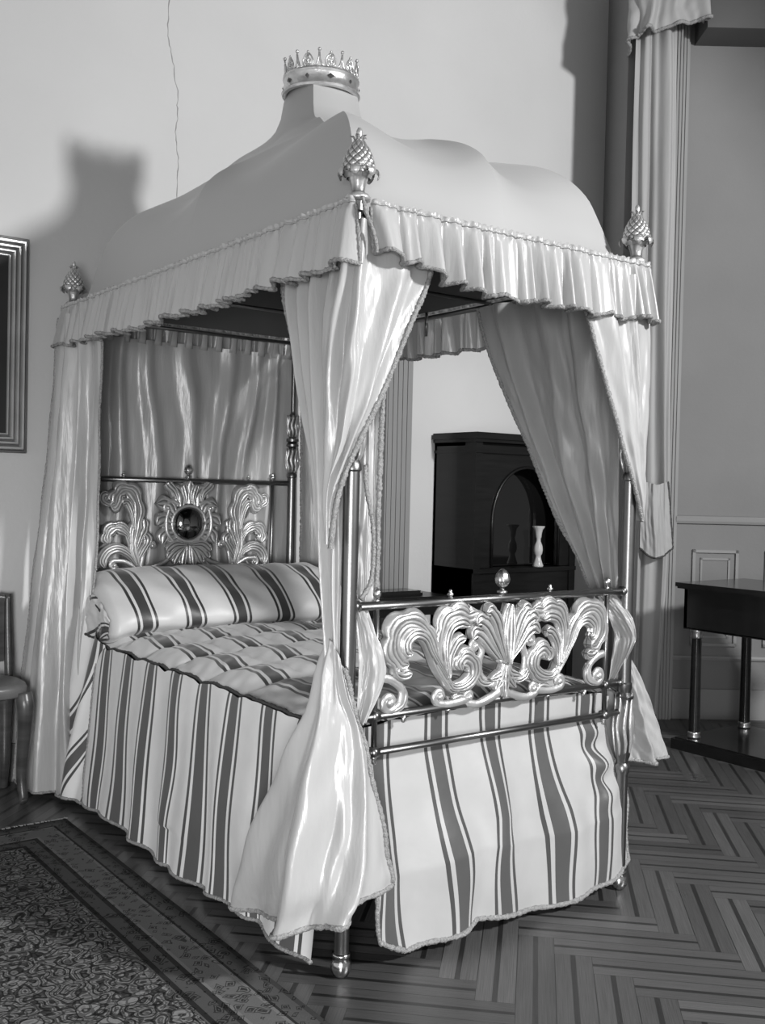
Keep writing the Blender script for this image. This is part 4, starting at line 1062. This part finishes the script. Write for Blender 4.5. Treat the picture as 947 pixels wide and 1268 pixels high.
# ------------------------------------------------------------------ side table by the bed with a dark box
st = empty('side_table', (1.80, 2.18, 0), 'small dark side table between the bed and the tall cabinet', 'table')
b = MB(); b.box((1.50, 2.02, .765), (2.09, 2.34, .785)); b.box((1.505, 2.025, .757), (2.085, 2.335, .765)); b.build('tabletop', M['dark_wood'], st, False)
b = MB(); b.box((1.53, 2.05, .68), (2.06, 2.07, .758)); b.box((1.53, 2.29, .68), (2.06, 2.31, .758)); b.box((1.53, 2.05, .68), (1.55, 2.31, .758)); b.box((2.04, 2.05, .68), (2.06, 2.31, .758)); b.build('apron', M['dark_wood'], st, False)
for x in (1.545, 2.045):
    for y in (2.065, 2.295): MB().lathe((x, y, 0), [(.012, 0), (.016, .02), (.013, .05), (.017, .35), (.02, .60), (.015, .63), (.024, .65), (.024, .70)], 14).build('leg', M['dark_wood'], st)
b = MB(); b.box((1.66, 2.09, .785), (1.94, 2.24, .80)); b.box((1.67, 2.095, .80), (1.93, 2.235, .812)); o = b.build('flat_box', M['black_wood'], None, False); tag(o, 'flat dark box lying on the small side table behind the bed', 'box')

# ------------------------------------------------------------------ console table at right
def make_console():
    xa, xb, ya, yb = 2.955, 3.58, .12, 1.18
    ct = empty('console_table', ((xa+xb)/2, (ya+yb)/2, 0), 'black console table with round columns and a low plinth by the right wall', 'table')
    b = MB(); b.box((xa, ya, .878), (xb, yb, .90)); b.box((xa+.008, ya+.008, .868), (xb-.008, yb-.008, .878)); b.build('tabletop', M['black_wood'], ct, False)
    b = MB()
    i = .035
    b.box((xa+i, ya+i, .655), (xa+i+.02, yb-i, .868)); b.box((xb-i-.02, ya+i, .655), (xb-i, yb-i, .868)); b.box((xa+i, ya+i, .655), (xb-i, ya+i+.02, .868)); b.box((xa+i, yb-i-.02, .655), (xb-i, yb-i, .868)); b.box((xa+i, ya+i, .65), (xb-i, yb-i, .66))
    b.build('apron', M['black_wood'], ct, False)
    b = MB(); e = -.07
    b.box((xa+.0, ya-.0, .0), (xb-.0, yb+.0, .055)); b.box((xa+.015, ya+.015, .055), (xb-.015, yb-.015, .063)); b.build('plinth', M['black_wood'], ct, False)
    for x in (xa+.085, xb-.085):
        for y in (ya+.085, yb-.085):
            c = MB().lathe((x, y, 0), [(.030, .063), (.030, .10), (.027, .62), (.030, .65)], 20).build('column', M['black_wood'], ct)
            MB().lathe((x, y, 0), [(.034, .063), (.036, .072), (.031, .082), (.034, .09), (.0308, .098)], 20).build('column_base', M['gilt'], c)
            MB().lathe((x, y, 0), [(.0285, .60), (.032, .607), (.030, .62), (.034, .64), (.036, .652)], 20).build('column_capital', M['gilt'], c)
make_console()

# ------------------------------------------------------------------ window curtain and pelmet
wc = empty('window_curtain', (*rw(-.40, .08), 0), 'long pale window curtain with a tied swag at the right of the bed', 'curtain')
def rp(s, d, z): x, y = rw(s, d); return (x, y, z)
drape('curtain_panel', [
    (0, [rp(-.60, .10, 4.3), rp(-.50, .11, 4.3), rp(-.36, .10, 4.3)]),
    (.3, [rp(-.60, .10, 3.2), rp(-.49, .11, 3.2), rp(-.34, .10, 3.2)]),
    (.62, [rp(-.57, .10, 1.8), rp(-.47, .11, 1.8), rp(-.33, .10, 1.8)]),
    (.78, [rp(-.56, .10, 1.08), rp(-.46, .11, 1.08), rp(-.32, .10, 1.08)]),
    (1, [rp(-.58, .10, .04), rp(-.47, .11, .04), rp(-.36, .10, .04)])], M['win_curt'], wc, 120, 90, 2.3, (.024, .032, .034), 91, .4, .02, .004, '')
drape('swag', [
    (0, [rp(-.50, .16, 1.45), rp(-.46, .17, 1.44), rp(-.42, .18, 1.43), rp(-.38, .17, 1.44), rp(-.345, .15, 1.45)]),
    (.5, [rp(-.51, .17, 1.22), rp(-.47, .19, 1.21), rp(-.42, .20, 1.20), rp(-.37, .18, 1.21), rp(-.325, .15, 1.22)]),
    (1, [rp(-.51, .17, 1.05), rp(-.46, .19, 1.005), rp(-.41, .19, .995), rp(-.35, .18, 1.015), rp(-.305, .15, 1.06)])], M['win_curt'], wc, 50, 40, 1.6, (.006, .012), 95, .3, 0, .004, 'br', .006, M['fringe_dark'])
pm = empty('window_pelmet', (*rw(-.36, .15), 4.1), 'scalloped cloth pelmet above the window curtain at the top right', 'pelmet')
drape('valance_cloth', [
    (0, [rp(-.62, .02, 4.55), rp(-.625, .22, 4.55), rp(-.42, .25, 4.55), rp(-.22, .25, 4.55), rp(-.18, .02, 4.55)]),
    (.6, [rp(-.625, .02, 4.25), rp(-.63, .23, 4.25), rp(-.42, .26, 4.26), rp(-.23, .26, 4.26), rp(-.19, .02, 4.26)]),
    (1, [rp(-.63, .02, 4.02), rp(-.635, .24, 4.05), rp(-.42, .27, 4.10), rp(-.24, .26, 4.14), rp(-.20, .02, 4.2)])], M['win_curt'], pm, 110, 30, 5.2, (.012, .03), 97, .4, 0, .003, 'b', .010)

# ------------------------------------------------------------------ light
def spot(name, loc, aim, e, size, ang, blend):
    d = bpy.data.lights.new(name, 'SPOT'); d.energy = e; d.shadow_soft_size = size; d.spot_size = math.radians(ang); d.spot_blend = blend
    o = bpy.data.objects.new(name, d); COL.objects.link(o); o.location = loc
    o.rotation_euler = (Vector(aim)-Vector(loc)).to_track_quat('-Z', 'Y').to_euler(); return o
def area(name, loc, aim, e, size):
    d = bpy.data.lights.new(name, 'AREA'); d.energy = e; d.size = size; d.shape = 'DISK'
    o = bpy.data.objects.new(name, d); COL.objects.link(o); o.location = loc
    o.rotation_euler = (Vector(aim)-Vector(loc)).to_track_quat('-Z', 'Y').to_euler(); return o
spot('key_lamp', (2.06, -4.05, 3.30), (1.0, 1.4, 1.75), KEY, .22, 82, .4)
spot('fill_lamp', (-3.1, -3.9, 1.0), (.25, 1.2, .45), FILL, .8, 50, 1.0)
w = bpy.data.worlds.new('World'); S.world = w; w.use_nodes = True; nt = w.node_tree
bg = nt.nodes['Background']; tc = nt.nodes.new('ShaderNodeTexCoord'); sx = nt.nodes.new('ShaderNodeSeparateXYZ'); nt.links.new(tc.outputs['Generated'], sx.inputs[0])
az = math_(nt, 'SUBTRACT', math_(nt, 'MULTIPLY_ADD', sx.outputs[0], -.25, .5), math_(nt, 'MULTIPLY', sx.outputs[2], .5)); r = ramp(nt, [(.1, .10), (.45, .35), (.8, 1.0)]); nt.links.new(az, r.inputs[0])
nt.links.new(r.outputs[0], bg.inputs[0]); bg.inputs[1].default_value = AMB

# ------------------------------------------------------------------ camera (solved from the photograph)
cam = bpy.data.cameras.new('camera'); co = bpy.data.objects.new('camera', cam); COL.objects.link(co)
f_px, yaw, pitch, roll = 1275.24, .6361, -.0214, .0228
cam.sensor_fit = 'HORIZONTAL'; cam.sensor_width = 36; cam.lens = f_px/947*36; cam.clip_start = .05
v = Vector((math.sin(yaw)*math.cos(pitch), math.cos(yaw)*math.cos(pitch), math.sin(pitch)))
r0 = Vector((math.cos(yaw), -math.sin(yaw), 0)); u0 = r0.cross(v)
r = r0*math.cos(roll)+u0*math.sin(roll); u = -r0*math.sin(roll)+u0*math.cos(roll)
Mx = Matrix((r, u, -v)).transposed().to_4x4(); Mx.translation = Vector((-1.622, -2.3428, 1.3613)); co.matrix_world = Mx
S.camera = co
